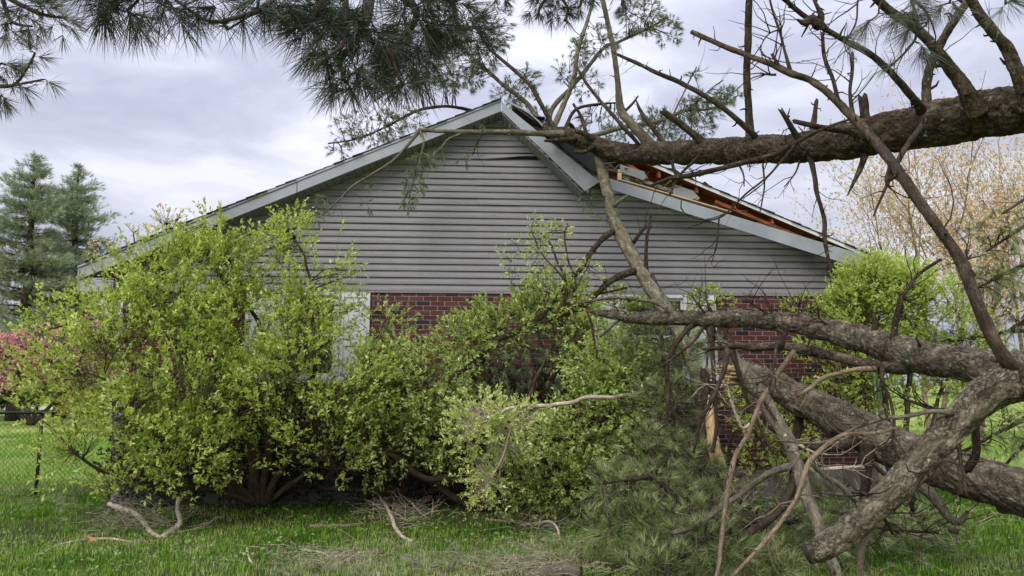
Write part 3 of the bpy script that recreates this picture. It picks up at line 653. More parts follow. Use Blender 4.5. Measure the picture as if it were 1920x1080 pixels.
def foliage(root, org, skel, blobs, kind, leafm, twigm, size, M_, L, name, tw_r=.0022, subs=1/28., up=.5, zmin=.03, two=True, out_w=.7, droop=.1, wid=.0015, spread=(20, 70), br_r=.009, gap=0.0, parent=None, mult=1, shell=.5):
    """blobs: (px,py,Y,rx,ry,rz,n). Branchlets to the skeleton, twigs to the branchlets, leaves or needles at the twigs"""
    tw = Soup(); lf = Soup(); S_ = skel[::2] if len(skel) > 400 else skel
    for b in blobs:
        c, r = blob3(*b[:6]); n = max(int(b[6]*mult), min(int(b[6]), 3)); p, d = blob_pts(n, c, r, shell)
        if gap:
            kp = hash_noise(p, gap, 9)+hash_noise(p, gap*2.3, 2)*.5 > .62; p, d = p[kp], d[kp]; n = len(p)
        keep = p[:, 2] > zmin; p, d = p[keep], d[keep]; n = len(p)
        if n < 2: continue
        k = max(2, int(n*subs)); hub = p[rng.choice(n, min(k, n), replace=False)]; hub = c+(hub-c)*.8
        j = nearest(hub, S_); a = S_[j]; pts = []
        for h, s0 in zip(hub, a):
            mid = (h+s0)/2+rng.normal(size=3)*.07*np.linalg.norm(h-s0)+np.array([0, 0, .06])*np.linalg.norm(h-s0)
            A = catmull(np.array([[*s0, br_r], [*mid, br_r*.65], [*h, br_r*.35]]), 5); tube(tw, A, 4, cap=False); pts.append(A[:, :3])
        sk2 = np.concatenate(pts); j = nearest(p, sk2)
        dd = nrm(nrm(p-sk2[j])*.6+d*out_w+np.array([0, 0, up])*1.0+rdir(n)*.4)
        twigs_between(tw, sk2[j], p, tw_r*1.4, tw_r*.7)
        if kind == 'leaf':
            twigs_between(tw, p, p+dd*L, tw_r*.7, tw_r*.4, sag=.02); leaves(lf, p, dd, L, M_, size)
        else: needles(lf, p+dd*.02, dd, M_, size, wid, spread, L, droop, two)
    par = parent or root
    tag(tw.build('twigs', twigm, par, origin=org), kind='stuff'); return tag(lf.build(name, leafm, par, origin=org), kind='stuff')
def shrub_stems(root, org, m, lines, nm='stem'):
    sk = []
    for L_ in lines:
        A = rough_path(path3(L_, .05), .05); s_ = Soup(); tube(s_, A, 7, .2); s_.build(nm, m, root, True, origin=org); sk.append(A[:, :3])
    return np.concatenate(sk)
# ============================================================ SHRUBS
o1 = GR(485, 946)
sh = empty('large_shrub', o1, 0, label='big spreading yellow-green shrub left of the bare brick, hiding the left window', cat='shrub')
sk = shrub_stems(sh, o1, M['stem'], [
    [(480, 945, 9.6, 8), (440, 905, 9.4, 7), (380, 880, 9.1, 6), (300, 850, 8.7, 5), (262, 795, 8.5, 4), (215, 735, 8.3, 3), (190, 700, 8.2, 2)],
    [(485, 945, 9.6, 9), (478, 860, 9.5, 7), (465, 790, 9.4, 6), (440, 720, 9.3, 5), (405, 687, 9.2, 4.5), (360, 662, 9.1, 4), (318, 642, 9, 4), (296, 620, 9, 3.5), (292, 560, 9, 3), (305, 500, 9, 2.5), (318, 450, 9, 2)],
    [(490, 945, 9.6, 8), (505, 860, 9.5, 6), (520, 800, 9.4, 5), (560, 740, 9.2, 4.5), (588, 700, 9.1, 4), (600, 620, 9, 3), (580, 520, 9, 2.5), (550, 430, 9, 1.6)],
    [(495, 945, 9.6, 8), (530, 880, 9.4, 6), (580, 810, 9.2, 5), (640, 750, 9.1, 4), (690, 690, 9, 3), (720, 640, 9, 2)],
    [(480, 945, 9.6, 7), (470, 860, 9.6, 6), (430, 780, 9.7, 5), (380, 740, 9.7, 4), (300, 720, 9.7, 3), (200, 640, 9.5, 2.5), (130, 600, 9.3, 2)],
    [(488, 945, 9.6, 7), (500, 850, 9.8, 6), (510, 720, 9.8, 5), (490, 620, 9.7, 4), (450, 540, 9.6, 3), (420, 450, 9.5, 2)],
    [(478, 945, 9.6, 7), (400, 920, 9.2, 6), (300, 905, 8.8, 5), (210, 890, 8.5, 4), (140, 850, 8.3, 2)],
    [(492, 945, 9.6, 7), (560, 900, 9.6, 5), (620, 840, 9.6, 4), (660, 760, 9.6, 3)],
])
for k in range(26):
    a = GR(485+random.uniform(-28, 34), 944); h = random.uniform(.6, 1.9); d = np.array([random.uniform(-.7, .7), random.uniform(-.5, .3), 1]); 
    g = catmull(np.array([[*a, .014], [*(a+d*h*.5+rng.normal(size=3)*.05), .010], [*(a+d*h+np.array([d[0]*.2, 0, 0])), .004]]), 5); s_ = Soup(); tube(s_, g, 6, .2); s_.build('stem', M['stem'], sh, True, origin=o1); sk = np.vstack([sk, g[:, :3]])
B1 = [(330, 530, 8.9, 95, 75, .7, 560), (245, 585, 8.9, 95, 75, .7, 460), (150, 640, 8.9, 80, 65, .6, 240), (410, 530, 9.3, 90, 80, .5, 480), (395, 485, 9.2, 75, 35, .4, 170),
      (560, 520, 9.0, 70, 90, .45, 420), (545, 440, 9.0, 26, 40, .2, 70), (625, 500, 9.0, 26, 55, .2, 60), (600, 470, 9., 30, 40, .2, 70), (480, 600, 8.9, 130, 80, .7, 780), (575, 640, 8.7, 70, 75, .6, 380), (300, 640, 8.6, 130, 90, .8, 760),
      (190, 700, 8.5, 110, 85, .7, 480), (100, 680, 8.7, 55, 70, .5, 110), (350, 760, 8.5, 140, 90, .7, 760), (520, 760, 8.7, 110, 85, .6, 560), (240, 820, 8.3, 100, 80, .6, 400), (330, 860, 8.4, 90, 60, .5, 300),
      (150, 850, 8.1, 60, 45, .4, 90), (250, 890, 8.1, 80, 40, .4, 150), (610, 820, 8.8, 80, 80, .5, 300), (440, 840, 8.7, 90, 60, .4, 240), (560, 700, 8.5, 90, 60, .5, 340), (660, 720, 8.6, 60, 70, .5, 260), (90, 760, 8.4, 40, 40, .4, 40)]
for (x, y, h) in [(545, 470, 60), (535, 440, 34), (590, 460, 50), (640, 520, 45), (330, 470, 40), (290, 480, 36), (440, 450, 40), (420, 440, 26), (240, 500, 36), (190, 540, 36), (150, 570, 40), (100, 600, 34), (60, 640, 30), (640, 590, 40), (665, 600, 40), (480, 470, 30), (380, 430, 22), (45, 700, 24)]:
    for q_ in range(2):
        xx = x+random.uniform(-14, 14); B1.append((xx, y-h*random.uniform(.1, .5), 8.9, 6, h*.5, .06, 7))
foliage(sh, o1, sk, B1, 'leaf', M['leaf'], M['stem'], .047, 14, .27, 'foliage', gap=2.1, mult=.84, up=.8, shell=.15, out_w=.45)
# --- middle shrub, crushed by the fallen boughs
o2 = GR(900, 955)
sh2 = empty('crushed_shrub', o2, 0, label='green shrub bent over and crushed below the hanging limb in front of the brick wall', cat='shrub')
sk = shrub_stems(sh2, o2, M['stem'], [
    [(900, 955, 9.7, 8), (880, 880, 9.6, 6), (860, 800, 9.4, 5), (800, 720, 9.3, 4), (760, 660, 9.2, 3), (720, 610, 9.2, 2)],
    [(910, 955, 9.7, 8), (930, 880, 9.5, 6), (960, 800, 9.3, 5), (1000, 720, 9.3, 4), (1040, 640, 9.3, 3), (1060, 560, 9.4, 3), (1045, 480, 9.4, 2), (1010, 430, 9.4, 1.5)],
    [(920, 955, 9.7, 8), (1000, 900, 9.3, 6), (1080, 840, 9, 5), (1150, 760, 8.8, 4), (1180, 680, 8.8, 3)],
    [(890, 955, 9.7, 7), (780, 890, 9.4, 6), (720, 845, 9.3, 5), (650, 795, 9.2, 4), (600, 760, 9.1, 2)],
    [(905, 955, 9.7, 7), (890, 850, 9.9, 6), (880, 740, 9.9, 5), (920, 650, 9.8, 4), (960, 590, 9.7, 3)],
    [(895, 955, 9.7, 6), (960, 930, 9.2, 6), (1040, 930, 8.8, 5), (1100, 920, 8.7, 3)],
    [(880, 900, 9.4, 6), (830, 900, 9.3, 6), (790, 893, 9.3, 6), (730, 852, 9.2, 6), (665, 800, 9.1, 5)]], )
for k in range(22):
    a = GR(900+random.uniform(-60, 180), 950); h = random.uniform(.5, 1.6); d = np.array([random.uniform(-.5, .5), random.uniform(-.4, .2), 1]); 
    g = catmull(np.array([[*a, .013], [*(a+d*h*.5+rng.normal(size=3)*.05), .009], [*(a+d*h), .004]]), 5); s_ = Soup(); tube(s_, g, 6, .2); s_.build('stem', M['stem'], sh2, True, origin=o2); sk = np.vstack([sk, g[:, :3]])
B2 = [(720, 700, 9.2, 60, 65, .5, 300), (800, 725, 9.2, 80, 62, .5, 400), (880, 650, 9.5, 60, 45, .35, 200), (950, 612, 9.5, 70, 38, .3, 240), (1040, 580, 9.5, 65, 45, .35, 300), (1085, 640, 9.4, 50, 50, .3, 170),
      (740, 780, 9.2, 80, 80, .4, 330), (830, 800, 9.4, 70, 80, .4, 260), (860, 720, 9.6, 60, 60, .3, 140), (1150, 700, 8.9, 70, 60, .5, 340), (1180, 760, 8.7, 50, 80, .4, 300), (1110, 790, 8.9, 60, 70, .5, 220),
      (1050, 870, 8.8, 70, 70, .5, 300), (980, 900, 8.9, 60, 60, .4, 200), (1120, 880, 8.9, 60, 70, .4, 200), (700, 830, 9.5, 70, 70, .4, 180), (1000, 830, 9.2, 60, 60, .4, 120), (1080, 930, 8.8, 60, 40, .3, 100), (710, 600, 9.5, 20, 20, .2, 22), (740, 610, 9.4, 18, 14, .15, 16)]
foliage(sh2, o2, sk, B2, 'leaf', M['leaf_mid'], M['stem'], .047, 14, .25, 'foliage', gap=2.2, mult=1.25, up=.35, shell=.15, out_w=.5)
sh3 = empty('pale_shrub_branch', P(1160, 742, 8.3), 0, label='pale silvery-green leafy branch arching over in front of the crushed shrub', cat='branch'); o3 = P(1160, 742, 8.3)
sk = shrub_stems(sh3, o3, M['stick'], [[(1230, 735, 8.5, 3), (1155, 742, 8.3, 4), (1100, 743, 8.2, 4), (1050, 755, 8.1, 4), (1000, 764, 8, 4), (950, 768, 7.9, 3), (935, 785, 7.9, 2)], [(1000, 764, 8, 3), (965, 780, 8, 2), (950, 830, 7.9, 2), (930, 880, 7.9, 2)]], 'stem')
foliage(sh3, o3, sk, [(925, 815, 8, 75, 62, .35, 420), (900, 770, 8, 45, 25, .25, 90), (925, 890, 8, 50, 45, .25, 120), (900, 925, 8, 20, 22, .15, 22), (1000, 790, 8, 30, 25, .2, 36)], 'leaf', M['leaf_pale'], M['stick'], .04, 13, .2, 'foliage', up=-.1, shell=.1, out_w=.5, gap=3.2)
sh4 = empty('tall_sprig', P(1045, 560, 9.3), 0, label='loose lime sprigs rising in front of the grey siding beside the hanging limb', cat='branch'); o4 = P(1045, 560, 9.3)
sk = shrub_stems(sh4, o4, M['stem'], [[(1075, 560, 9.3, 2.5), (1080, 540, 9.3, 2.2), (1072, 500, 9.3, 2), (1060, 450, 9.3, 1.6), (1062, 420, 9.3, 1.2)], [(1078, 545, 9.3, 2), (1040, 500, 9.2, 1.5), (1010, 470, 9.2, 1.2), (995, 430, 9.2, 1)], [(1078, 545, 9.3, 1.6), (1100, 500, 9.3, 1.2), (1110, 470, 9.3, 1)], [(1060, 560, 9.3, 2), (1000, 540, 9.3, 1.5), (960, 530, 9.3, 1)]])
foliage(sh4, o4, sk, [(1045, 440, 9.3, 22, 20, .15, 42), (1010, 480, 9.2, 18, 50, .15, 80), (1000, 415, 9.2, 8, 12, .1, 10), (960, 470, 9.2, 22, 28, .15, 18), (960, 505, 9.2, 14, 10, .1, 12), (1060, 510, 9.3, 30, 20, .15, 36), (1105, 510, 9.3, 20, 16, .15, 18)], 'leaf', M['leaf_pale'], M['stem'], .036, 10, .08, 'foliage', subs=.12, br_r=.003)
# --- right shrub
o5 = GR(1690, 915)
sh5 = empty('corner_shrub', o5, 0, label='bright lime shrub standing against the right corner of the house', cat='shrub')
sk = shrub_stems(sh5, o5, M['stem'], [[(1690, 915, 10.2, 6), (1670, 800, 10.2, 5), (1650, 680, 10.2, 4), (1640, 560, 10.2, 3), (1620, 510, 10.2, 2)], [(1695, 915, 10.2, 6), (1700, 780, 10.3, 5), (1710, 650, 10.4, 4), (1730, 560, 10.4, 3)],
    [(1700, 915, 10.2, 6), (1740, 820, 10.2, 4), (1770, 720, 10.3, 3), (1790, 650, 10.3, 2)], [(1680, 915, 10.2, 6), (1640, 800, 10, 4), (1600, 720, 9.9, 3), (1560, 640, 9.9, 2)], [(1690, 915, 10.2, 5), (1560, 800, 9.9, 3), (1500, 740, 9.9, 2)]])
foliage(sh5, o5, sk, [(1650, 570, 10.1, 85, 70, .5, 640), (1605, 600, 10, 50, 60, .3, 300), (1710, 590, 10.2, 85, 75, .5, 620), (1780, 640, 10.3, 65, 75, .5, 380), (1630, 525, 10, 45, 38, .3, 190), (1700, 530, 10.2, 45, 30, .3, 130), (1560, 690, 10, 70, 60, .3, 160), (1650, 700, 10, 80, 60, .5, 280), (1740, 740, 10.2, 90, 50, .5, 190), (1520, 740, 10.1, 70, 50, .3, 110), (1560, 800, 10, 60, 40, .3, 80)], 'leaf', M['leaf_bright'], M['stem'], .042, 14, .22, 'foliage', gap=2.3, mult=1.45, up=.6, shell=.1)
o6 = GR(1335, 912)
sh6 = empty('window_shrub', o6, 0, label='small lime shrub showing above the broken limb below the siding, left of the right brickwork', cat='shrub')
sk = shrub_stems(sh6, o6, M['stem'], [[(1335, 912, 10.3, 4), (1320, 800, 10.2, 3), (1325, 680, 10.2, 2.5), (1330, 570, 10.2, 2)], [(1340, 912, 10.3, 4), (1370, 820, 10.2, 3), (1420, 760, 10.2, 2), (1470, 730, 10.1, 2)], [(1330, 912, 10.3, 4), (1300, 760, 10.2, 3), (1290, 620, 10.1, 2)], [(1345, 912, 10.3, 4), (1440, 870, 10.1, 3), (1510, 860, 10, 2)]])
foliage(sh6, o6, sk, [(1335, 572, 10.2, 34, 32, .2, 90), (1295, 610, 10.1, 40, 50, .3, 110), (1220, 620, 10.1, 60, 60, .3, 260), (1150, 570, 10, 40, 26, .2, 60), (1500, 580, 10.2, 50, 22, .2, 44), (1560, 585, 10.2, 40, 22, .2, 50), (1450, 760, 10.1, 90, 60, .3, 260), (1400, 850, 10, 90, 60, .3, 200), (1500, 860, 10, 50, 40, .2, 70)], 'leaf', M['leaf'], M['stem'], .042, 11, .1, 'foliage', gap=2.4, mult=1.5)
# dark shrub mass right behind, against the wall; near-black leaves paint the shade there
o7 = GR(760, 925)
sh7 = empty('shade_shrub', o7, 0, label='near-black green shrub painting the shade between the big shrub and the crushed shrub', cat='shrub')
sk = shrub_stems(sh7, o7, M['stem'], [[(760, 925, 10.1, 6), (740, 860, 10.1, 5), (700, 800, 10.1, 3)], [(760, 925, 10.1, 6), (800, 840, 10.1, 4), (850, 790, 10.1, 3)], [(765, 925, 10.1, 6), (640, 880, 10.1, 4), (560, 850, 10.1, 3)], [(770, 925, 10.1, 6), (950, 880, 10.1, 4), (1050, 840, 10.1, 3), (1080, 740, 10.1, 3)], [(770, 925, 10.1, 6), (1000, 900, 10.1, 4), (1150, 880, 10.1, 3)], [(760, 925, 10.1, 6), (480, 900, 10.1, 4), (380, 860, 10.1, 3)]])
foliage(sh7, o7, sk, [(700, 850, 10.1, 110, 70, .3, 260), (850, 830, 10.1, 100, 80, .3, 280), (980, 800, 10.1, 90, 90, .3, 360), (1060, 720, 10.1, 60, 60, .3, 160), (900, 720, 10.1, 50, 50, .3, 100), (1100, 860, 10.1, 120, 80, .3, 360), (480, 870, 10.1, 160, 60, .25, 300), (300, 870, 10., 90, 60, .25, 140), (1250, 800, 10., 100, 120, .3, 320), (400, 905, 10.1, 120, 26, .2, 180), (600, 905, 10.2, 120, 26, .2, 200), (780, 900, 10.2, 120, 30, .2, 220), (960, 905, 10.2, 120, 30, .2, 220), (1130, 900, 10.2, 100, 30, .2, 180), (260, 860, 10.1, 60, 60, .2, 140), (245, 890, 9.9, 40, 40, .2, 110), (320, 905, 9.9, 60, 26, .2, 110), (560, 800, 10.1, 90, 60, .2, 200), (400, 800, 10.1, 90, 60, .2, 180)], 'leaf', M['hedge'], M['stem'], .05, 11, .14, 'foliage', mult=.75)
# ============================================================ FALLEN PINE A (trunk onto the roof)
TA = Tree('fallen_pine', 1920, 205, 5.0, 'large pine fallen across from the right, its trunk resting on the broken roof peak', 'fallen tree', M['bark'])
TA.add('trunk', [(2120, 168, 4.4, 60), (1990, 190, 4.75, 52), (1920, 205, 5.0, 47), (1830, 216, 5.3, 47), (1700, 242, 5.7, 42), (1600, 262, 6.1, 37), (1500, 275, 6.7, 30), (1400, 281, 7.4, 27), (1300, 285, 8.3, 24), (1220, 288, 9.1, 22), (1180, 288, 9.5, 20), (1140, 281, 9.8, 19), (1100, 267, 10.0, 17), (1062, 252, 10.1, 14), (1040, 247, 10.2, 11), (1022, 238, 10.35, 8)], 'trunk', sides=88, rough=.12, bark=.008, step=.012, spurs=24, spurlen=.12, amp=.02)
K = dict(parent='trunk', rough=.22)
TA.add('a1', [(1408, 265, 0, 11), (1406, 235, 0, 7.5), (1400, 150, -.1, 6.8), (1402, 90, -.2, 6.5), (1405, 0, -.3, 6), (1407, -50, -.4, 5)], spurs=10, **K)
TA.add('a2', [(1425, 272, 0, 9), (1405, 245, -.1, 5.5), (1345, 195, -.1, 4.8), (1275, 155, 0, 4.4), (1240, 140, .1, 4), (1180, 112, .3, 3.2), (1158, 102, .4, 2.6)], spurs=8, twigs=3, **K)
TA.add('a3', [(1222, 275, 0, 12), (1195, 245, 0, 9), (1165, 208, .1, 7.5), (1158, 150, 0, 5.5), (1150, 90, -.1, 5), (1140, 45, -.1, 4.6), (1130, 0, -.2, 4.2), (1122, -40, -.2, 3.5)], m=M['bark_grey'], spurs=12, twigs=4, **K)
TA.add('a4', [(1035, 245, 0, 7), (1052, 207, .1, 5), (1075, 150, .2, 4.6), (1082, 100, .2, 4.2), (1100, 42, .3, 3.6), (1111, 5, .3, 3), (1116, -20, .3, 3)], m=M['bark_grey'], spurs=10, twigs=6, **K)
TA.add('a5', [(1028, 245, 0, 7), (1034, 206, .3, 5), (1075, 160, .5, 4.2), (1132, 90, .7, 3.4), (1155, 81, .8, 3), (1222, 50, 1., 2.4), (1250, 32, 1.1, 1.6)], m=M['bark_grey'], spurs=6, twigs=8, **K)
TA.add('a6', [(1198, 280, -.1, 5), (1195, 268, -.15, 4), (1165, 235, -.2, 3.6), (1110, 170, -.1, 3), (1080, 125, 0, 2.4)], m=M['bark_dark'], spurs=8, **K)
TA.add('a7', [(1042, 250, -.05, 6), (1037, 238, 0, 4.8), (1010, 187, .1, 4.4), (994, 160, .2, 4), (972, 138, .3, 3.5), (945, 115, .4, 3.2), (917, 90, .5, 2.6), (895, 55, .6, 2), (880, 32, .6, 1.4)], spurs=10, twigs=8, **K)
TA.add('a8', [(1030, 245, 0, 6), (1005, 218, .3, 5), (987, 192, .4, 4.4), (945, 160, .6, 3.8), (930, 147, .7, 3.4), (880, 102, .9, 2.6), (855, 77, 1., 1.8), (820, 60, 1.1, 1.4)], m=M['bark_grey'], spurs=8, twigs=8, **K)
TA.add('a9', [(1055, 252, -.1, 8), (1030, 251, -.15, 6.5), (1000, 250, -.2, 5.5), (950, 247, -.25, 5), (900, 248, -.3, 4.8), (850, 247, -.3, 4.2), (785, 243, -.35, 3.6)], spurs=8, brkn=.02, m=M['bark_grey'], label='straight bare branch lying across the gable below the peak', **K)
TA.add('a9b', [(787, 245, 0, 3.4), (765, 272, -.05, 3), (735, 303, -.1, 2.6), (700, 325, -.1, 2.3), (660, 350, -.1, 2), (625, 385, -.1, 1.6), (598, 408, -.1, 1.2)], parent='a9', spurs=3, twigs=3, m=M['bark_grey'])
TA.add('a9c', [(787, 245, 0, 2.6), (795, 265, -.05, 2), (790, 290, -.08, 1.6), (783, 315, -.1, 1.2)], parent='a9', m=M['bark_grey'])
TA.add('a9d', [(868, 249, 0, 2.6), (840, 262, -.05, 2), (825, 280, -.05, 1.6), (800, 300, -.05, 1.1)], parent='a9', m=M['bark_grey'])
TA.add('a9e', [(905, 250, 0, 2), (893, 270, -.05, 1.6), (886, 290, -.05, 1)], parent='a9', twigs=1)
TA.add('a10', [(1020, 245, .1, 5), (960, 225, .5, 4.2), (905, 212, .8, 3.6), (845, 200, .9, 3), (795, 204, 1, 2.6), (757, 220, .9, 2.4), (720, 240, .9, 2), (670, 260, .8, 1.7), (615, 269, .8, 1.2)], twigs=10, spurs=6, **K)
TA.add('a11', [(1738, 235, 0, 12), (1737, 190, 0, 9.5), (1740, 140, 0, 8.5), (1756, 95, 0, 8), (1788, 42, -.1, 7.5), (1815, 0, -.1, 7), (1835, -35, -.1, 6)], m=M['bark'], spurs=14, bark=.003, sides=18, step=.02, **K)
TA.add('a12', [(1835, 215, -.15, 20), (1812, 172, -.2, 14), (1790, 140, -.2, 11.5), (1762, 102, -.25, 10), (1720, 55, -.3, 8.5), (1670, 20, -.35, 7.5), (1630, -15, -.4, 7)], spurs=10, twigs=4, sides=16, step=.02, bark=.003, **K)
TA.add('a13', [(1728, 210, -.1, 11), (1722, 195, -.2, 8), (1685, 152, -.3, 6.6), (1660, 125, -.3, 6.2), (1625, 97, -.35, 6), (1580, 74, -.35, 5.4), (1535, 48, -.4, 5), (1500, 25, -.4, 4.8), (1462, -8, -.5, 4.5)], spurs=12, twigs=3, **K)
TA.add('a13b', [(1532, 48, 0, 9), (1540, 30, 0, 6), (1530, 8, 0, 3.5), (1520, -15, 0, 3)], parent='a13', spurs=6, brkn=.02)
TA.add('a13c', [(1548, 55, 0, 5), (1525, 38, 0, 9), (1505, 44, -.02, 5), (1497, 40, -.02, 2)], parent='a13', m=M['bark_dark'], brkn=.02, spurs=5, rough=.5)
TA.add('a14', [(1925, 190, -.3, 17), (1912, 150, -.35, 13), (1893, 100, -.35, 11), (1865, 62, -.4, 10), (1840, 30, -.4, 9), (1815, -10, -.4, 8)], spurs=10, sides=16, step=.02, bark=.003, **K)
for k_, (pts, nm) in enumerate([([(1320, 270, -.1, 9), (1305, 255, -.1, 7), (1275, 232, -.12, 6.5), (1243, 210, -.15, 6)], .04), ([(1500, 262, -.1, 7), (1488, 245, -.15, 5.5), (1465, 206, -.2, 4)], .03),
        ([(1622, 258, -.2, 7), (1590, 246, -.25, 6.5), (1545, 240, -.3, 5.5), (1494, 228, -.35, 4.5)], .04), ([(1524, 250, 0, 6), (1527, 215, 0, 4.5), (1530, 190, 0, 4)], .03), ([(1627, 240, 0, 12), (1622, 215, 0, 9), (1617, 183, 0, 8)], .05),
        ([(1622, 290, -.1, 7), (1612, 318, -.1, 5), (1590, 366, -.15, 1.2)], 0), ([(1078, 262, -.1, 6), (1052, 262, -.16, 5), (1024, 264, -.2, 2.5)], .03), ([(1115, 262, -.12, 6), (1098, 252, -.16, 5), (1080, 246, -.2, 3.5)], .02), ([(1113, 275, -.14, 5), (1095, 285, -.2, 4), (1078, 284, -.22, 3.5)], .02), ([(1100, 255, 0, 4), (1092, 225, .1, 3.4), (1075, 195, .2, 2.4)], .01), ([(1250, 275, 0, 5), (1205, 215, .1, 4), (1193, 190, .2, 1.6)], .01), ([(1165, 215, .2, 3), (1185, 195, .2, 2.6), (1196, 180, .2, 1.4)], .01)]):
    TA.add('s%d' % k_, pts, 'broken_stub', brkn=nm, spurs=3, **K)
TA.add('a15', [(1735, 225, -.3, 4), (1718, 250, -.4, 5), (1690, 290, -.45, 5), (1662, 350, -.5, 3.2), (1638, 405, -.5, 1.2)], spurs=4, m=M['bark_dark'], **K)
TA.add('a16', [(1518, 290, -.1, 7), (1524, 315, -.15, 5), (1532, 360, -.2, 4.2), (1546, 410, -.2, 4), (1547, 455, -.25, 3.6), (1559, 510, -.3, 2.6)], spurs=9, twigs=4, m=M['bark_dark'], **K)
TA.add('a17', [(1598, 222, -.5, 2.5), (1540, 244, -.5, 3), (1480, 275, -.4, 4), (1440, 294, -.4, 4.5), (1360, 314, -.35, 5), (1290, 330, -.3, 4.6), (1262, 333, -.3, 4), (1222, 347, -.3, 2.4)], spurs=14, twigs=9, **K)
TA.add('a17b', [(1490, 272, 0, 2.4), (1440, 330, -.05, 2), (1400, 362, -.1, 1.8), (1348, 409, -.1, 1.8), (1300, 408, -.1, 1.4), (1278, 392, -.1, 1.2), (1278, 375, -.1, .9)], parent='a17', twigs=1)
TA.add('a17c', [(1348, 409, -.2, 1.6), (1346, 440, -.2, 1.3), (1342, 470, -.2, 1.1), (1328, 486, -.2, .8)], parent='a17')
TA.add('a17d', [(1270, 335, 0, 3), (1262, 312, 0, 3), (1258, 300, 0, 2.6)], parent='a17'); TA.add('a17e', [(1268, 335, 0, 3), (1290, 312, 0, 2.6), (1308, 292, 0, 2)], parent='a17'); TA.add('a17f', [(1268, 338, 0, 2.6), (1262, 350, 0, 2), (1256, 368, 0, 1)], parent='a17')
TA.add('a18', [(1110, 255, 0, 5), (1177, 237, .2, 4), (1235, 227, .4, 3.6), (1287, 207, .5, 3), (1330, 205, .6, 2.4), (1372, 190, .6, 1.6)], twigs=6, spurs=5, m=M['bark_grey'], **K)
TA.add('a18b', [(1262, 215, 0, 2), (1282, 175, 0, 1.6), (1293, 150, 0, 1.4), (1306, 125, 0, 1)], parent='a18', twigs=2, m=M['bark_grey'])
TA.add('a18c', [(1287, 207, 0, 2), (1310, 188, 0, 1.6), (1335, 165, 0, 1.4), (1357, 150, 0, 1)], parent='a18', twigs=2, m=M['bark_grey'])
TA.add('a19', [(1060, 240, 0, 4), (1080, 205, .2, 3), (1125, 195, .3, 2.4), (1165, 192, .3, 1.2)], twigs=3, **K)
for k_, (x, y, x2, y2) in enumerate([(1430, 305, 1425, 400), (1500, 300, 1470, 350), (1380, 300, 1395, 350)]):
    TA.add('t%d' % k_, [(x, y, -.1, 2), ((x+x2)/2+6, (y+y2)/2, -.15, 1.5), (x2, y2, -.2, 1)], twigs=1, **K)
# crown needles on and over the roof
NA = [(850, 120, 10.8, 60, 40, .5, 120), (900, 80, 10.8, 50, 60, .4, 130), (930, 50, 10.9, 35, 50, .3, 80), (860, 150, 10.9, 50, 22, .3, 110), (800, 130, 11, 50, 40, .4, 70), (960, 175, 10.8, 40, 30, .3, 80), (990, 150, 10.7, 22, 28, .3, 46),
      (1120, 75, 10.8, 45, 26, .3, 85), (1200, 30, 11, 45, 35, .3, 170), (1255, 60, 11, 22, 30, .2, 60), (1085, 95, 10.6, 20, 30, .2, 45), (1060, 125, 10.6, 26, 28, .2, 30), (1100, 160, 10.5, 30, 30, .2, 36),
      (700, 235, 11, 70, 26, .4, 110), (650, 245, 11, 30, 26, .3, 36), (760, 225, 11, 50, 22, .3, 60), (640, 285, 11.2, 26, 16, .3, 26), (720, 260, 11.2, 60, 16, .3, 50), (1130, 230, 10.8, 50, 26, .4, 80), (1230, 235, 10.8, 50, 30, .4, 100), (1320, 200, 10.3, 45, 24, .4, 110), (1365, 180, 10.2, 24, 16, .2, 55), (1290, 240, 10.4, 50, 22, .3, 90), (1300, 140, 10.4, 14, 10, .1, 12), (1310, 185, 10.3, 26, 16, .2, 26), (1190, 245, 10.5, 60, 20, .4, 60), (1010, 215, 10.8, 20, 18, .2, 30)]
foliage(TA.root, TA.o, TA.skeleton(), NA, 'needle', M['needle'], M['bark'], .09, 26, .5, 'needles', up=.1, wid=.0048, two=False, subs=.16, br_r=.008, droop=.25, tw_r=.003)
HN = [(790, 310, 9.75, 26, 26, .12, 50), (775, 350, 9.75, 22, 30, .12, 60), (765, 380, 9.75, 12, 16, .08, 16), (815, 290, 9.75, 20, 14, .1, 18), (700, 350, 9.75, 10, 10, .06, 7), (690, 385, 9.7, 9, 14, .05, 7), (870, 300, 9.8, 12, 20, .06, 8), (908, 238, 9.8, 8, 6, .05, 6), (785, 240, 9.8, 10, 8, .06, 8), (590, 400, 9.7, 24, 18, .1, 34), (610, 375, 9.7, 14, 12, .1, 14)]
foliage(TA.root, TA.o, np.concatenate([TA.paths[k][0][:, :3] for k in ('a9', 'a9b', 'a9c', 'a9d', 'a9e')]), HN, 'needle', M['needle'], M['bark_grey'], .09, 24, .5, 'needles', up=-.9, wid=.004, two=False, subs=.14, br_r=.004, droop=.35, spread=(8, 35), tw_r=.0018)
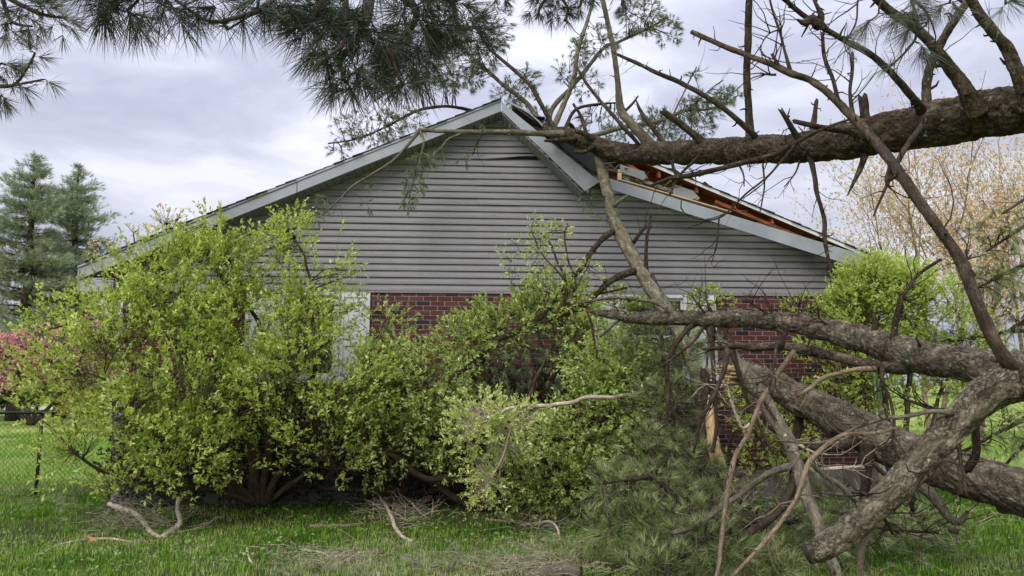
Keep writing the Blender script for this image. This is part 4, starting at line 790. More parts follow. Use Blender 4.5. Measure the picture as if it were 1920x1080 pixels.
# ============================================================ HANGING LIMB D
TD = Tree('hanging_limb', 1125, 300, 10.0, 'pale grey limb snapped off under the trunk and leaning down across the siding', 'broken limb', M['bark_grey'])
TD.add('limb', [(1122, 298, 9.95, 7), (1130, 325, 9.95, 10), (1143, 375, 9.9, 10.5), (1152, 415, 9.85, 12), (1172, 455, 9.8, 13.5), (1195, 495, 9.7, 13.5), (1215, 530, 9.6, 14), (1245, 575, 9.45, 14), (1275, 625, 9.3, 13), (1300, 690, 9.1, 11), (1320, 760, 8.9, 9)], 'limb', sides=24, rough=.16, bark=.003, step=.02, spurs=16, spurlen=.14, brkn=.06)
K = dict(parent='limb', rough=.2)
TD.add('b1', [(1158, 428, 0, 6.5), (1130, 448, -.1, 5.6), (1105, 478, -.2, 5), (1088, 505, -.3, 4.4), (1060, 535, -.4, 4), (1020, 590, -.5, 4), (960, 625, -.6, 5), (920, 645, -.6, 5), (880, 690, -.7, 4)], m=M['bark'], spurs=12, twigs=5, **K)
TD.add('b2', [(1200, 507, 0, 8), (1170, 514, -.1, 6.8), (1140, 530, -.15, 6), (1122, 548, -.2, 5), (1085, 580, -.3, 4.6), (1000, 610, -.4, 4)], m=M['bark'], spurs=7, twigs=3, **K)
TD.add('b3', [(1212, 505, -.05, 4), (1211, 470, -.1, 3.4), (1214, 435, -.1, 3), (1221, 400, -.1, 2)], m=M['bark_dark'], spurs=8, **K)
TD.add('b4', [(1188, 455, -.05, 4), (1205, 430, -.05, 3.4), (1214, 424, -.05, 2)], m=M['bark'], spurs=2, **K)
TD.add('b5', [(1150, 388, -.05, 5), (1160, 378, -.08, 4), (1176, 368, -.1, 3.6)], name='broken_stub', brkn=.01, **K)
TD.add('b6', [(1222, 515, -.08, 4), (1232, 535, -.12, 3.4), (1248, 565, -.14, 2.8)], m=M['bark_dark'], spurs=3, **K)
TD.add('b7', [(1175, 540, 0, 2), (1150, 545, -.1, 2), (1110, 555, -.1, 1.4)], m=M['bark'], twigs=2, **K)
foliage(TD.root, TD.o, TD.skeleton(), [(1100, 375, 9.8, 14, 18, .08, 12), (1120, 410, 9.8, 10, 8, .08, 5), (1010, 700, 9.4, 80, 60, .3, 120), (930, 700, 9.4, 60, 40, .3, 80), (1010, 650, 9.3, 90, 26, .2, 60)], 'needle', M['needle'], M['bark'], .09, 22, .5, 'needles', up=-.3, wid=.004, two=False, subs=.1, br_r=.004, droop=.3)
# ============================================================ LOWER TRUNK C
TC = Tree('fallen_pine', 1640, 820, 6.8, 'thick snapped pine trunk lying above the lawn at lower right with a torn pale end', 'fallen tree', M['bark_brown'])
TC.tw = 5
TC.add('trunk', [(1368, 688, 8.1, 18), (1400, 700, 7.95, 25), (1450, 722, 7.75, 28), (1520, 758, 7.5, 32), (1580, 790, 7.25, 37), (1640, 820, 7.0, 41), (1700, 848, 6.8, 42), (1780, 878, 6.5, 43), (1850, 902, 6.25, 43), (1920, 920, 6.0, 44), (2010, 945, 5.7, 46), (2120, 985, 5.4, 50)], 'trunk', sides=96, rough=.10, bark=.008, step=.012, spurs=14, brkn=.12, amp=.03)
K = dict(parent='trunk', rough=.25)
TC.add('c1', [(1632, 835, -.1, 20), (1624, 870, -.1, 12), (1622, 915, -.1, 9), (1616, 960, -.1, 7), (1618, 1010, -.15, 5)], m=M['bark'], spurs=6, brkn=.03, **K)
TC.add('c2', [(1712, 880, -.1, 16), (1722, 908, -.15, 11), (1745, 925, -.2, 10), (1765, 950, -.2, 9), (1782, 975, -.2, 8), (1802, 978, -.2, 6), (1815, 958, -.2, 3)], m=M['bark_grey'], spurs=5, **K)
TC.add('c3', [(1700, 880, -.2, 11), (1705, 920, -.25, 10), (1712, 955, -.25, 3)], m=M['bark'], brkn=.03, spurs=3, **K)
TC.add('c4', [(1500, 755, .1, 10), (1498, 790, .1, 8.5), (1490, 830, .1, 8)], m=M['bark_dark'], brkn=.02, **K)
TC.add('c5', [(1600, 830, -.1, 12), (1540, 838, -.1, 11), (1500, 835, -.1, 9), (1475, 822, -.1, 7), (1440, 800, 0, 5)], m=M['bark_dark'], spurs=5, **K)
TC.add('c6', [(1880, 950, .1, 14), (1895, 955, .1, 9), (1925, 965, .1, 9), (1960, 980, .1, 8)], m=M['bark_grey'], brkn=.03, **K)
TC.add('c7', [(1790, 990, -.3, 9), (1788, 1000, -.3, 8)], name='broken_stub', m=M['bark_dark'], **K)
TC.add('c8', [(1815, 880, -.4, 8), (1830, 850, -.5, 8), (1828, 800, -.6, 7.5), (1832, 770, -.7, 7)], name='broken_stub', m=M['bark'], spurs=4, brkn=.04, **K)
s_ = Soup()
for k in range(26):
    a = P(1376+random.uniform(-8, 16), 700+random.uniform(-14, 22), 7.95+random.uniform(-.1, .1)); d = nrm(np.array([-.9, -.1+random.uniform(-.2, .2), .05+random.uniform(-.35, .25)])); L = random.uniform(.08, .24)
    tube(s_, np.array([[*a, .014], [*(a+d*L*.6), .010], [*(a+d*L), .001]]), 4)
s_.build('torn_end', M['wood'], TC.root, False, origin=TC.o)
# ============================================================ NEAR LIMB B
TB = Tree('near_limb', 1890, 705, 3.9, 'near forked pine limb reaching left past the window, its lower fork ending sawn off', 'broken limb', M['bark_brown'])
TB.tw = 5
TB.add('limb', [(2100, 700, 3.3, 75), (1990, 705, 3.6, 62), (1930, 702, 3.8, 48), (1870, 695, 3.95, 40), (1800, 683, 4.15, 34), (1700, 659, 4.6, 32), (1600, 632, 5.3, 26), (1500, 608, 6.0, 20), (1400, 599, 6.7, 18), (1300, 597, 7.4, 15.5), (1200, 596, 8, 12), (1150, 591, 8.3, 9), (1120, 586, 8.5, 5.5), (1098, 582, 8.6, 2)], 'limb', sides=80, rough=.16, bark=.006, step=.011, spurs=26, spurlen=.1, amp=.02)
K = dict(parent='limb', rough=.22)
TB.add('down', [(1925, 705, 0, 42.78), (1880, 722, -.05, 37.20), (1838, 750, -.1, 34.41), (1790, 800, -.12, 29.76), (1740, 850, -.14, 28.83), (1690, 905, -.15, 27.90), (1640, 955, -.15, 26.97), (1580, 1005, -.15, 25.11), (1535, 1032, -.15, 23.25), (1515, 1040, -.15, 20.46)], 'lower_fork', sides=76, bark=.006, step=.011, spurs=14, rough=.14, parent='limb', label='lower fork of the limb running down to its blunt cut end')
TB.add('up', [(1905, 700, -.1, 18), (1885, 675, -.15, 13), (1862, 635, -.15, 11.5), (1820, 540, -.15, 11), (1800, 490, -.1, 10.5), (1760, 430, -.1, 10), (1700, 345, 0, 9.6), (1668, 298, .1, 9.2), (1640, 262, .2, 9), (1605, 225, .3, 8.2), (1560, 180, .4, 7), (1520, 150, .5, 6.5), (1484, 138, .5, 6.2), (1440, 118, .6, 5.6), (1400, 103, .7, 5.2), (1350, 82, .8, 4.8), (1299, 60, .9, 4.2)], sides=16, bark=.0015, step=.02, spurs=22, spurlen=.07, m=M['bark_dark'], brkn=.01, label='long dark bare branch curving up across the sky to a snapped tip', **K)
U = dict(parent='up', rough=.2, m=M['bark_dark'])
TB.add('u1', [(1483, 137, 0, 4), (1470, 90, 0, 2.6), (1459, 50, 0, 2.4), (1445, 5, 0, 2), (1440, -30, 0, 2)], spurs=4, twigs=1, **U)
TB.add('u2', [(1464, 130, 0, 4), (1447, 101, 0, 2.6)], **U)
TB.add('u3', [(1573, 193, 0, 4.5), (1560, 145, 0, 3.6), (1545, 105, 0, 3.4), (1541, 60, 0, 3)], spurs=5, twigs=1, **U)
TB.add('u4', [(1600, 220, 0, 4.5), (1594, 170, 0, 3.2), (1598, 130, 0, 3.2), (1598, 98, 0, 2.8)], spurs=5, **U)
TB.add('u5', [(1455, 140, 0, 2.4), (1440, 140, 0, 1.8), (1425, 137, 0, 1.4)], **U); TB.add('u6', [(1462, 55, -.1, 1.6), (1440, 65, -.1, 1.3), (1427, 90, -.1, 1.1), (1431, 112, -.1, .8)], **U)
TB.add('u7', [(1805, 495, 0, 5), (1812, 488, 0, 3), (1822, 478, 0, 1)], **U); TB.add('u8', [(1672, 305, 0, 5), (1660, 345-0, 0, 3), (1675, 348, 0, 1)], **U)
TB.add('low', [(1725, 680, .1, 16), (1690, 690, .1, 13), (1650, 686, .2, 11), (1600, 676, .35, 9.5), (1560, 667, .5, 9), (1510, 656, .7, 9), (1460, 648, .85, 8.5), (1410, 650, 1., 8), (1380, 648, 1.1, 7), (1350, 652, 1.2, 5), (1318, 654, 1.25, 2)], sides=16, bark=.002, step=.02, spurs=14, brkn=.03, m=M['bark'], **K)
W = dict(parent='low', rough=.22)
TB.add('w1', [(1492, 655, 0, 5.74), (1478, 672, 0, 4.92), (1458, 700, 0, 4.59), (1448, 720, 0, 4.43), (1430, 748, -.05, 4.43), (1424, 762, -.05, 4.43), (1404, 811, -.1, 4.43), (1382, 849, -.15, 4.59), (1373, 882, -.2, 4.59), (1364, 927, -.2, 4.43), (1355, 982, -.25, 4.26), (1350, 1030, -.3, 4.10), (1342, 1090, -.35, 4.10)], m=M['bark_tan'], spurs=12, twigs=3, sides=12, label='pale tan peeled branch hanging straight down', **W)
TB.add('w2', [(1365, 655, 0, 7), (1358, 690, -.05, 4.6), (1350, 715, -.05, 4.2), (1330, 760, -.1, 4), (1312, 795, -.1, 3.4), (1300, 850, -.1, 2.6)], m=M['bark_dark'], spurs=5, twigs=2, **W)
TB.add('w3', [(1372, 655, 0, 6), (1385, 700, 0, 4.4), (1400, 745, .05, 4), (1420, 790, .05, 3.4), (1450, 850, .05, 3)], m=M['bark_dark'], spurs=5, twigs=2, **W)
TB.add('w4', [(1465, 650, -.05, 5), (1470, 628, -.05, 3.6), (1458, 618, -.05, 2.6)], m=M['bark_dark'], **W)
TB.add('w5', [(1640, 692, -.05, 6), (1610, 692, -.1, 4.6), (1570, 702, -.1, 4), (1538, 712, -.1, 4), (1520, 728, -.1, 3.6), (1496, 743, -.1, 3.6)], m=M['bark_tan'], spurs=6, brkn=.02, **W)
TB.add('w6', [(1655, 690, -.05, 5), (1655, 715, -.1, 3.4), (1668, 745, -.1, 3), (1676, 790, -.1, 3), (1675, 830, -.1, 2.4), (1692, 870, -.1, 1.6)], m=M['bark_dark'], spurs=5, twigs=3, **W)
TB.add('w7', [(1456, 640, -.1, 3), (1450, 690, -.15, 2.6), (1440, 740, -.15, 2)], m=M['bark_dark'], **W)
TB.add('l1', [(1336, 608, -.05, 6), (1335, 650, -.05, 4.6), (1338, 700, -.1, 4.2), (1341, 760, -.1, 4), (1343, 800, -.1, 4), (1336, 850, -.1, 3)], m=M['bark_dark'], spurs=6, twigs=2, **K)
TB.add('l2', [(1306, 605, 0, 6), (1285, 622, 0, 5), (1265, 650, 0, 4.4), (1252, 680, 0, 4.4), (1252, 730, 0, 3.6), (1250, 800, 0, 2.6)], m=M['bark_dark'], spurs=8, twigs=4, **K)
TB.add('l3', [(1320, 612, -.05, 3.4), (1300, 640, -.05, 2.6), (1270, 665, -.05, 2.4), (1235, 690, -.05, 2)], m=M['bark_dark'], twigs=3, **K)
TB.add('l4', [(1675, 640, -.1, 7), (1680, 600, -.1, 5.4), (1690, 563, -.1, 5), (1703, 540, -.1, 3.8), (1725, 512, -.1, 3.4), (1764, 487, -.1, 2.8)], m=M['bark'], spurs=4, brkn=.01, **K)
TB.add('l4b', [(1692, 560, -.1, 4.4), (1688, 552, -.1, 3.6), (1683, 547, -.1, 2)], m=M['bark'], **K)
TB.add('l5', [(1640, 625, -.1, 6), (1641, 600, -.1, 4.2), (1636, 588, -.1, 3)], name='broken_stub', m=M['bark_dark'], spurs=4, **K)
TB.add('l6', [(1270, 592, 0, 5), (1235, 570, .05, 4), (1200, 562, .1, 3.6), (1160, 558, .1, 3.4), (1125, 562, .1, 3), (1088, 568, .1, 2)], m=M['bark_grey'], spurs=8, twigs=3, **K)
TB.add('l7', [(1160, 600, 0, 3.4), (1140, 618, 0, 3), (1125, 632, 0, 2.2)], m=M['bark_grey'], **K); TB.add('l8', [(1100, 584, 0, 2), (1110, 610, 0, 2.6), (1114, 640, 0, 2.2), (1120, 670, 0, 1.4)], m=M['bark_dark'], twigs=1, **K)
for k_, (x, y, x2, y2) in enumerate([(1335, 585, 1322, 545), (1325, 590, 1295, 548), (1450, 590, 1435, 550), (1445, 592, 1400, 560), (1560, 615, 1530, 590), (1500, 600, 1500, 560), (1610, 640, 1590, 672)]):
    TB.add('q%d' % k_, [(x, y, -.05, 2.6), ((x+x2)/2-3, (y+y2)/2, -.05, 2), (x2, y2, -.05, 1.2)], m=M['bark_dark'], **K)
V_ = dict(parent='down', rough=.22)
TB.add('d1', [(1785, 775, -.05, 6), (1750, 772, -.05, 4.6), (1700, 782, 0, 4), (1655, 787, 0, 3.4), (1600, 805, .05, 3), (1550, 828, .05, 2.6), (1500, 830, .1, 2.2), (1455, 826, .1, 1.6)], m=M['bark_grey'], spurs=8, twigs=6, **V_)
TB.add('d2', [(1800, 770, .1, 5), (1770, 772, .2, 4), (1730, 760, .3, 3.4), (1690, 745, .4, 2)], m=M['bark'], spurs=4, twigs=3, **V_)
TB.add('d3', [(1625, 965, .05, 8), (1630, 990, .1, 7), (1618, 1020, .1, 6.5), (1612, 1060, .1, 5.5), (1610, 1100, .1, 5)], m=M['bark_tan'], spurs=5, brkn=.02, **V_)
TB.add('d4', [(1620, 960, .1, 5), (1650, 965, .15, 4), (1665, 985, .15, 3.4), (1675, 1002, .15, 2.4)], m=M['bark_dark'], twigs=1, **V_)
TB.add('d5', [(1770, 830, -.05, 5), (1745, 870, -.08, 3.6), (1720, 905, -.1, 3), (1700, 950, -.1, 2.4)], m=M['bark_dark'], spurs=4, **V_)
TB.add('d6', [(1797, 800, -.05, 4), (1800, 850, -.08, 3.4), (1808, 890, -.1, 3), (1812, 930, -.1, 2.4)], m=M['bark_dark'], spurs=4, twigs=1, **V_)
TB.add('d7', [(1640, 935, 0, 4), (1620, 925, 0, 3.4), (1596, 924, 0, 2.4)], m=M['bark_dark'], **V_)
TB.add('d8', [(1690, 800, -.4, 2.46), (1640, 812, -.4, 3.77), (1600, 814, -.4, 3.94), (1580, 816, -.4, 4.10), (1545, 838, -.4, 4.43), (1518, 865, -.4, 4.92), (1508, 890, -.4, 4.59), (1500, 918, -.4, 4.43), (1488, 945, -.4, 4.10), (1460, 985, -.4, 3.77), (1425, 1025, -.4, 3.77), (1365, 1090, -.4, 3.77)], m=M['bark_tan'], spurs=14, twigs=3, sides=12, parent='down', rough=.22, label='second pale tan branch slanting down to the left')
# ============================================================ LEANING LIMB E
TE = Tree('leaning_limb', 1560, 1075, 5.6, 'grey-green limb leaning down to the lawn between the snapped trunk and the sawn fork', 'broken limb', M['bark_grey'])
TE.tw = 7
TE.add('limb', [(1335, 618, 7.2, 5), (1350, 635, 7.1, 7), (1375, 662, 7.0, 9), (1398, 700, 6.9, 13), (1425, 740, 6.8, 15), (1450, 780, 6.7, 14), (1478, 825, 6.55, 13), (1493, 865, 6.45, 12.5), (1505, 905, 6.35, 12), (1520, 950, 6.25, 12), (1540, 1005, 6.15, 11), (1562, 1060, 6.05, 11), (1580, 1110, 6.0, 11)], 'limb', sides=20, bark=.002, step=.02, spurs=18, spurlen=.12)
K = dict(parent='limb', rough=.2)
TE.add('e1', [(1492, 872, 0, 8), (1455, 882, -.1, 6.4), (1420, 902, -.1, 6), (1385, 930, -.15, 5.6), (1350, 955, -.2, 5), (1300, 988, -.3, 4.6), (1262, 1000, -.4, 4.4)], spurs=6, twigs=3, **K)
TE.add('e2', [(1490, 885, 0, 9), (1484, 915, 0, 8.4), (1465, 950, -.05, 8.2), (1435, 980, -.1, 8), (1410, 995, -.15, 7.4), (1385, 1012, -.2, 6)], m=M['bark_dark'], spurs=5, twigs=2, **K)
TE.add('e3', [(1500, 880, .05, 5), (1540, 880, .1, 4), (1580, 876, .1, 3.4), (1620, 876, .1, 3)], m=M['stick'], spurs=3, twigs=1, **K)
TE.add('e4', [(1520, 866, .05, 5), (1545, 890, .05, 4.6), (1575, 910, .05, 4.6), (1600, 935, .05, 4.4), (1625, 960, .1, 3.6)], spurs=4, twigs=2, **K)
TE.add('e5', [(1455, 790, -.1, 3), (1430, 752, -.1, 3), (1400, 730, -.1, 2.4), (1380, 700, -.1, 1.6)], m=M['bark_dark'], twigs=2, **K)
TE.add('e6', [(1440, 760, .05, 4), (1400, 800, .1, 3), (1385, 790, .1, 3), (1360, 720, .1, 2)], m=M['stick'], twigs=4, **K)
TE.add('e7', [(1470, 815, -.05, 4), (1520, 845, -.1, 2.6), (1552, 852, -.1, 1.8)], m=M['stick'], twigs=2, **K)
# snapped upright with a long splinter
TS = Tree('splintered_branch', 1340, 870, 7.6, 'upright snapped branch with a long pale splinter of bare wood', 'broken branch', M['bark'])
TS.tw = 9
TS.add('wood', [(1322, 700, 7.9, 9), (1318, 760, 7.8, 12), (1318, 830, 7.7, 12), (1325, 900, 7.6, 10), (1332, 980, 7.5, 9)], 'branch', sides=14, spurs=8, twigs=4, brkn=.08, bark=.002)
for (pts_) in ([(1333, 755, 7.62, 4), (1334, 800, 7.6, 9), (1341, 840, 7.6, 11), (1352, 862, 7.6, 8), (1362, 878, 7.6, 1)], [(1330, 740, 7.65, 2), (1330, 790, 7.63, 7), (1334, 850, 7.6, 6), (1336, 872, 7.6, 1)]):
    s_ = Soup(); tube(s_, path3(pts_, .02), 7, .35); s_.build('splinter', M['wood'], TS.root, False, origin=TS.o)
# ============================================================ LYING PINE BOUGHS (lower right)
TP = Tree('pine_bough', 1300, 1000, 6.8, 'large green pine bough heaped on the lawn beneath the broken limbs', 'pine bough', M['bark'])
TP.tw = 6
TP.add('p1', [(1420, 960, 7.4, 8), (1340, 900, 7.5, 6), (1280, 820, 7.8, 5), (1250, 700, 8.2, 4), (1240, 620, 8.5, 2.4)], spurs=8, twigs=8)
TP.add('p2', [(1400, 980, 7.2, 7), (1300, 960, 6.9, 6), (1230, 900, 6.9, 4.4), (1180, 900, 6.8, 3), (1130, 908, 6.8, 2)], spurs=6, twigs=6)
TP.add('p3', [(1400, 985, 7.2, 7), (1330, 1010, 6.4, 5), (1280, 1050, 6.1, 4), (1240, 1080, 5.9, 3)], spurs=6, twigs=6)
TP.add('p4', [(1410, 975, 7.2, 7), (1480, 980, 7, 5), (1560, 960, 7.2, 4), (1650, 990, 7, 3), (1760, 1000, 6.9, 2)], spurs=6, twigs=6)
TP.add('p5', [(1330, 850, 7.7, 5), (1240, 780, 7.8, 4), (1200, 820, 7.7, 3)], twigs=4)
NB = [(1205, 640, 8.6, 45, 40, .2, 70), (1190, 700, 8.6, 40, 40, .2, 60), (1250, 650, 8.4, 75, 60, .4, 150), (1300, 680, 8.2, 50, 60, .3, 80), (1250, 760, 8, 70, 60, .4, 120), (1230, 850, 7.5, 80, 60, .4, 150), (1290, 880, 7.4, 60, 60, .4, 110), (1150, 910, 7, 55, 40, .3, 80), (1220, 930, 7, 80, 60, .35, 150), (1300, 960, 6.8, 90, 50, .35, 160), (1210, 990, 6.6, 90, 50, .3, 130), (1320, 1030, 6.2, 90, 50, .3, 140), (1220, 1060, 6, 80, 40, .3, 90), (1420, 1050, 6.1, 90, 40, .25, 110), (1130, 990, 6.9, 60, 40, .25, 70), (1500, 1000, 6.8, 80, 50, .3, 90), (1600, 980, 7, 70, 50, .3, 70), (1700, 970, 7.2, 70, 40, .3, 60), (1450, 930, 7.4, 60, 50, .3, 60), (1560, 930, 7.5, 60, 40, .3, 50)]
foliage(TP.root, TP.o, TP.skeleton(), NB, 'needle', M['needle_blue'], M['bark_grey'], .135, 24, .2, 'needles', up=.25, wid=.0052, subs=.1, br_r=.006, droop=.12, spread=(8, 62), mult=.85, tw_r=.0022, two=False)
# right side pine, standing, trunk out of the frame
TR = Tree('standing_pine', 2080, 900, 9, 'standing pine beyond the right edge with blurred blue-green boughs reaching in', 'pine tree', M['bark'])
TR.add('t', [(2080, 930, 10.5, 40), (2085, 500, 10.6, 34), (2090, 0, 10.8, 28)], 'trunk', sides=20, step=.1, bark=.01)
for k_, (y, x2, y2) in enumerate([(380, 1850, 470), (480, 1830, 540), (560, 1860, 640), (650, 1780, 640), (760, 1800, 850), (330, 1880, 400), (720, 1840, 920)]):
    TR.add('r%d' % k_, [(2083, y, 0, 7), ((2083+x2)/2, (y+y2)/2-25, -.3, 4.5), (x2, y2, -.5, 2)], parent='t', twigs=6)
foliage(TR.root, TR.o, TR.skeleton(), [(1870, 430, 10, 45, 35, .5, 60), (1890, 510, 10, 50, 45, .5, 90), (1850, 530, 10, 40, 25, .4, 50), (1900, 590, 10, 40, 40, .5, 70), (1830, 640, 10, 50, 30, .5, 50), (1850, 810, 10, 60, 60, .5, 80), (1900, 800, 10, 50, 50, .5, 70), (1800, 860, 10.3, 60, 40, .5, 45), (1770, 620, 10.2, 30, 30, .3, 22)], 'needle', M['needle_blue'], M['bark'], .13, 30, .4, 'needles', up=-.1, wid=.004, two=False, subs=.1, droop=.35, spread=(10, 50))
# ============================================================ NEAR OVERHEAD BOUGHS
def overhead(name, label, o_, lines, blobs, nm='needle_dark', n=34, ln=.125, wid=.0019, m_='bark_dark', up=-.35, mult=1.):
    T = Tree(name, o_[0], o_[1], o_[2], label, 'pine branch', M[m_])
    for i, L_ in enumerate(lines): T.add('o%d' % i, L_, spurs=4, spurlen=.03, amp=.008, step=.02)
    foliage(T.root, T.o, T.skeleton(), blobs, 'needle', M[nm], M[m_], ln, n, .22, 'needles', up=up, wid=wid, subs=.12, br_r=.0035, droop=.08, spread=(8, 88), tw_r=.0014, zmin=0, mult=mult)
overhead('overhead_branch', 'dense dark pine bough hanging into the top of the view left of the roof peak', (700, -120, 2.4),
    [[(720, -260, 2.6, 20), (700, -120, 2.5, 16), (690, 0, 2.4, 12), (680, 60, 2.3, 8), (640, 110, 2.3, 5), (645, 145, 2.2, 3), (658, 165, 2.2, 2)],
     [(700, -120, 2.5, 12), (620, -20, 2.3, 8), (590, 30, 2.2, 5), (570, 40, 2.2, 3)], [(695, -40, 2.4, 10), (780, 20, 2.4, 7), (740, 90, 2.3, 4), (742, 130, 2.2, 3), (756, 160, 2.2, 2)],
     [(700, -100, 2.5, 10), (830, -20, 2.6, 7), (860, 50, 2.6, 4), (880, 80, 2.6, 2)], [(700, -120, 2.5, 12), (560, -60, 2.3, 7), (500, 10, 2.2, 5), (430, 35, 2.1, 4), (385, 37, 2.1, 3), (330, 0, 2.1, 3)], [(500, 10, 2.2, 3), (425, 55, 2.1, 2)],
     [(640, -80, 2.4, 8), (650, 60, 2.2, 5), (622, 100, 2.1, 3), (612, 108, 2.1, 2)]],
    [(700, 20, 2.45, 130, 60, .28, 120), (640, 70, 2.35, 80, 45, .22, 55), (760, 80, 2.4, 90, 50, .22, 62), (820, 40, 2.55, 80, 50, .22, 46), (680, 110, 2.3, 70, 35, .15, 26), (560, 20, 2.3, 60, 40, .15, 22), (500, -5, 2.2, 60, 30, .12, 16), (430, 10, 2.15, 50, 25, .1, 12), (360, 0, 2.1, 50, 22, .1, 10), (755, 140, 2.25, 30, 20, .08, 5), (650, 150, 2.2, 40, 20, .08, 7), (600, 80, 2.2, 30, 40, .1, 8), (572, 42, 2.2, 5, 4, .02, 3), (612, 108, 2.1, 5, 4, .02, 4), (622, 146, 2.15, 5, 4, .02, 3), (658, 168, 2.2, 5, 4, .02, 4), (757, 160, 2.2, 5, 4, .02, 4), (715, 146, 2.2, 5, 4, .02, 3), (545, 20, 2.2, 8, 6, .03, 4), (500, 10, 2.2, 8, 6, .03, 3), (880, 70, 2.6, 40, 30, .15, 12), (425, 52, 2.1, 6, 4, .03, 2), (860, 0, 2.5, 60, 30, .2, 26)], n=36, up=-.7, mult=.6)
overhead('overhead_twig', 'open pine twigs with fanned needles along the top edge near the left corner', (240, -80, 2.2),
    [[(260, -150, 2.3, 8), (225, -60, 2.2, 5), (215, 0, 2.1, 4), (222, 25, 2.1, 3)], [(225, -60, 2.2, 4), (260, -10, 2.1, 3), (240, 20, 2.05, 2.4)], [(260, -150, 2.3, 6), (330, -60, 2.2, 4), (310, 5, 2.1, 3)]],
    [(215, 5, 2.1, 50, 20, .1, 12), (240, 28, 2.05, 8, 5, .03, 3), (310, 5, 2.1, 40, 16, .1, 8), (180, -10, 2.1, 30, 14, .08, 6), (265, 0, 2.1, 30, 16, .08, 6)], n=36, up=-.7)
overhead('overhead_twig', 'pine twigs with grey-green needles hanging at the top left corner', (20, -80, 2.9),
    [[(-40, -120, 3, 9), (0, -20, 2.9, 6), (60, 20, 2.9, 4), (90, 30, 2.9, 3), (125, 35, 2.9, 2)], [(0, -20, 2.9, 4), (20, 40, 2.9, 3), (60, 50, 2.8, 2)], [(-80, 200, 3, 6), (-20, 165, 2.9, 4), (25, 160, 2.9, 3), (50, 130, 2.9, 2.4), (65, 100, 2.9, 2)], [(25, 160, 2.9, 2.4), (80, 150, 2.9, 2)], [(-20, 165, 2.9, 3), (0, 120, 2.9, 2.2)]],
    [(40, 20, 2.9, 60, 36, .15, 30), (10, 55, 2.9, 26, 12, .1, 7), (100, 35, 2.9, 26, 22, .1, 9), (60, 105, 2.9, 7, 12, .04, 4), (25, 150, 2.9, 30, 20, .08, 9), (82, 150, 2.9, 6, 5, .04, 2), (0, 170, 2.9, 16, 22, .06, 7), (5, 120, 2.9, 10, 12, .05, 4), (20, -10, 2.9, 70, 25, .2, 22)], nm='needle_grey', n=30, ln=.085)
overhead('overhead_twig', 'small drooping pine twigs at the top edge right of the peak', (1030, -60, 5),
    [[(1090, -80, 5.2, 6), (1040, -20, 5, 4), (1015, 10, 5, 2.6), (1010, 30, 5, 2)], [(1040, -20, 5, 3), (1065, 15, 5, 2.4), (1060, 40, 5, 2)], [(1090, -80, 5.2, 5), (1090, 0, 5.1, 3), (1085, 15, 5.1, 2)], [(1090, -80, 5.2, 4), (1160, -10, 5.2, 3), (1165, 10, 5.2, 2)], [(1090, -80, 5.2, 4), (930, -20, 5, 2)]],
    [(1010, 15, 5, 18, 22, .1, 14), (1050, 20, 5, 22, 22, .1, 16), (1085, 5, 5.1, 25, 16, .1, 14), (1040, -5, 5, 40, 14, .15, 18), (1165, 0, 5.2, 14, 14, .08, 9), (930, -10, 5, 30, 8, .1, 6)], n=26, ln=.1, wid=.0028, up=-1.1)
overhead('overhead_twig', 'fine pine twigs with pale fanned needles between the dark limbs at the top right', (1700, -100, 3.4),
    [[(1760, -180, 3.6, 8), (1715, -60, 3.5, 4), (1712, 0, 3.4, 3), (1720, 60, 3.4, 2.6), (1705, 90, 3.4, 2), (1670, 125, 3.4, 1.8)], [(1712, 0, 3.4, 2), (1740, 25, 3.4, 1.8), (1738, 45, 3.4, 1.6), (1725, 55, 3.4, 1.4)], [(1715, -60, 3.5, 3), (1655, 0, 3.4, 2), (1648, 25, 3.4, 1.6), (1632, 38, 3.4, 1.4)], [(1715, -60, 3.5, 3), (1620, -20, 3.4, 2), (1605, 40, 3.4, 1.6), (1588, 75, 3.4, 1.4)], [(1760, -180, 3.6, 6), (1880, -60, 3.6, 3), (1885, 8, 3.5, 2)], [(1760, -180, 3.6, 5), (1790, -40, 3.5, 3), (1780, 5, 3.5, 2)]],
    [(1632, 38, 3.4, 5, 4, .03, 2), (1665, 128, 3.4, 6, 4, .03, 2), (1685, 35, 3.4, 26, 14, .06, 6), (1700, 10, 3.4, 30, 14, .08, 8), (1730, 85, 3.4, 10, 6, .04, 3), (1585, 78, 3.4, 7, 5, .03, 2), (1775, 5, 3.5, 22, 8, .06, 4), (1885, 8, 3.5, 8, 5, .04, 3), (1715, 45, 3.4, 20, 12, .05, 4)], nm='needle_grey', n=40, ln=.15, wid=.0018, up=-.9)
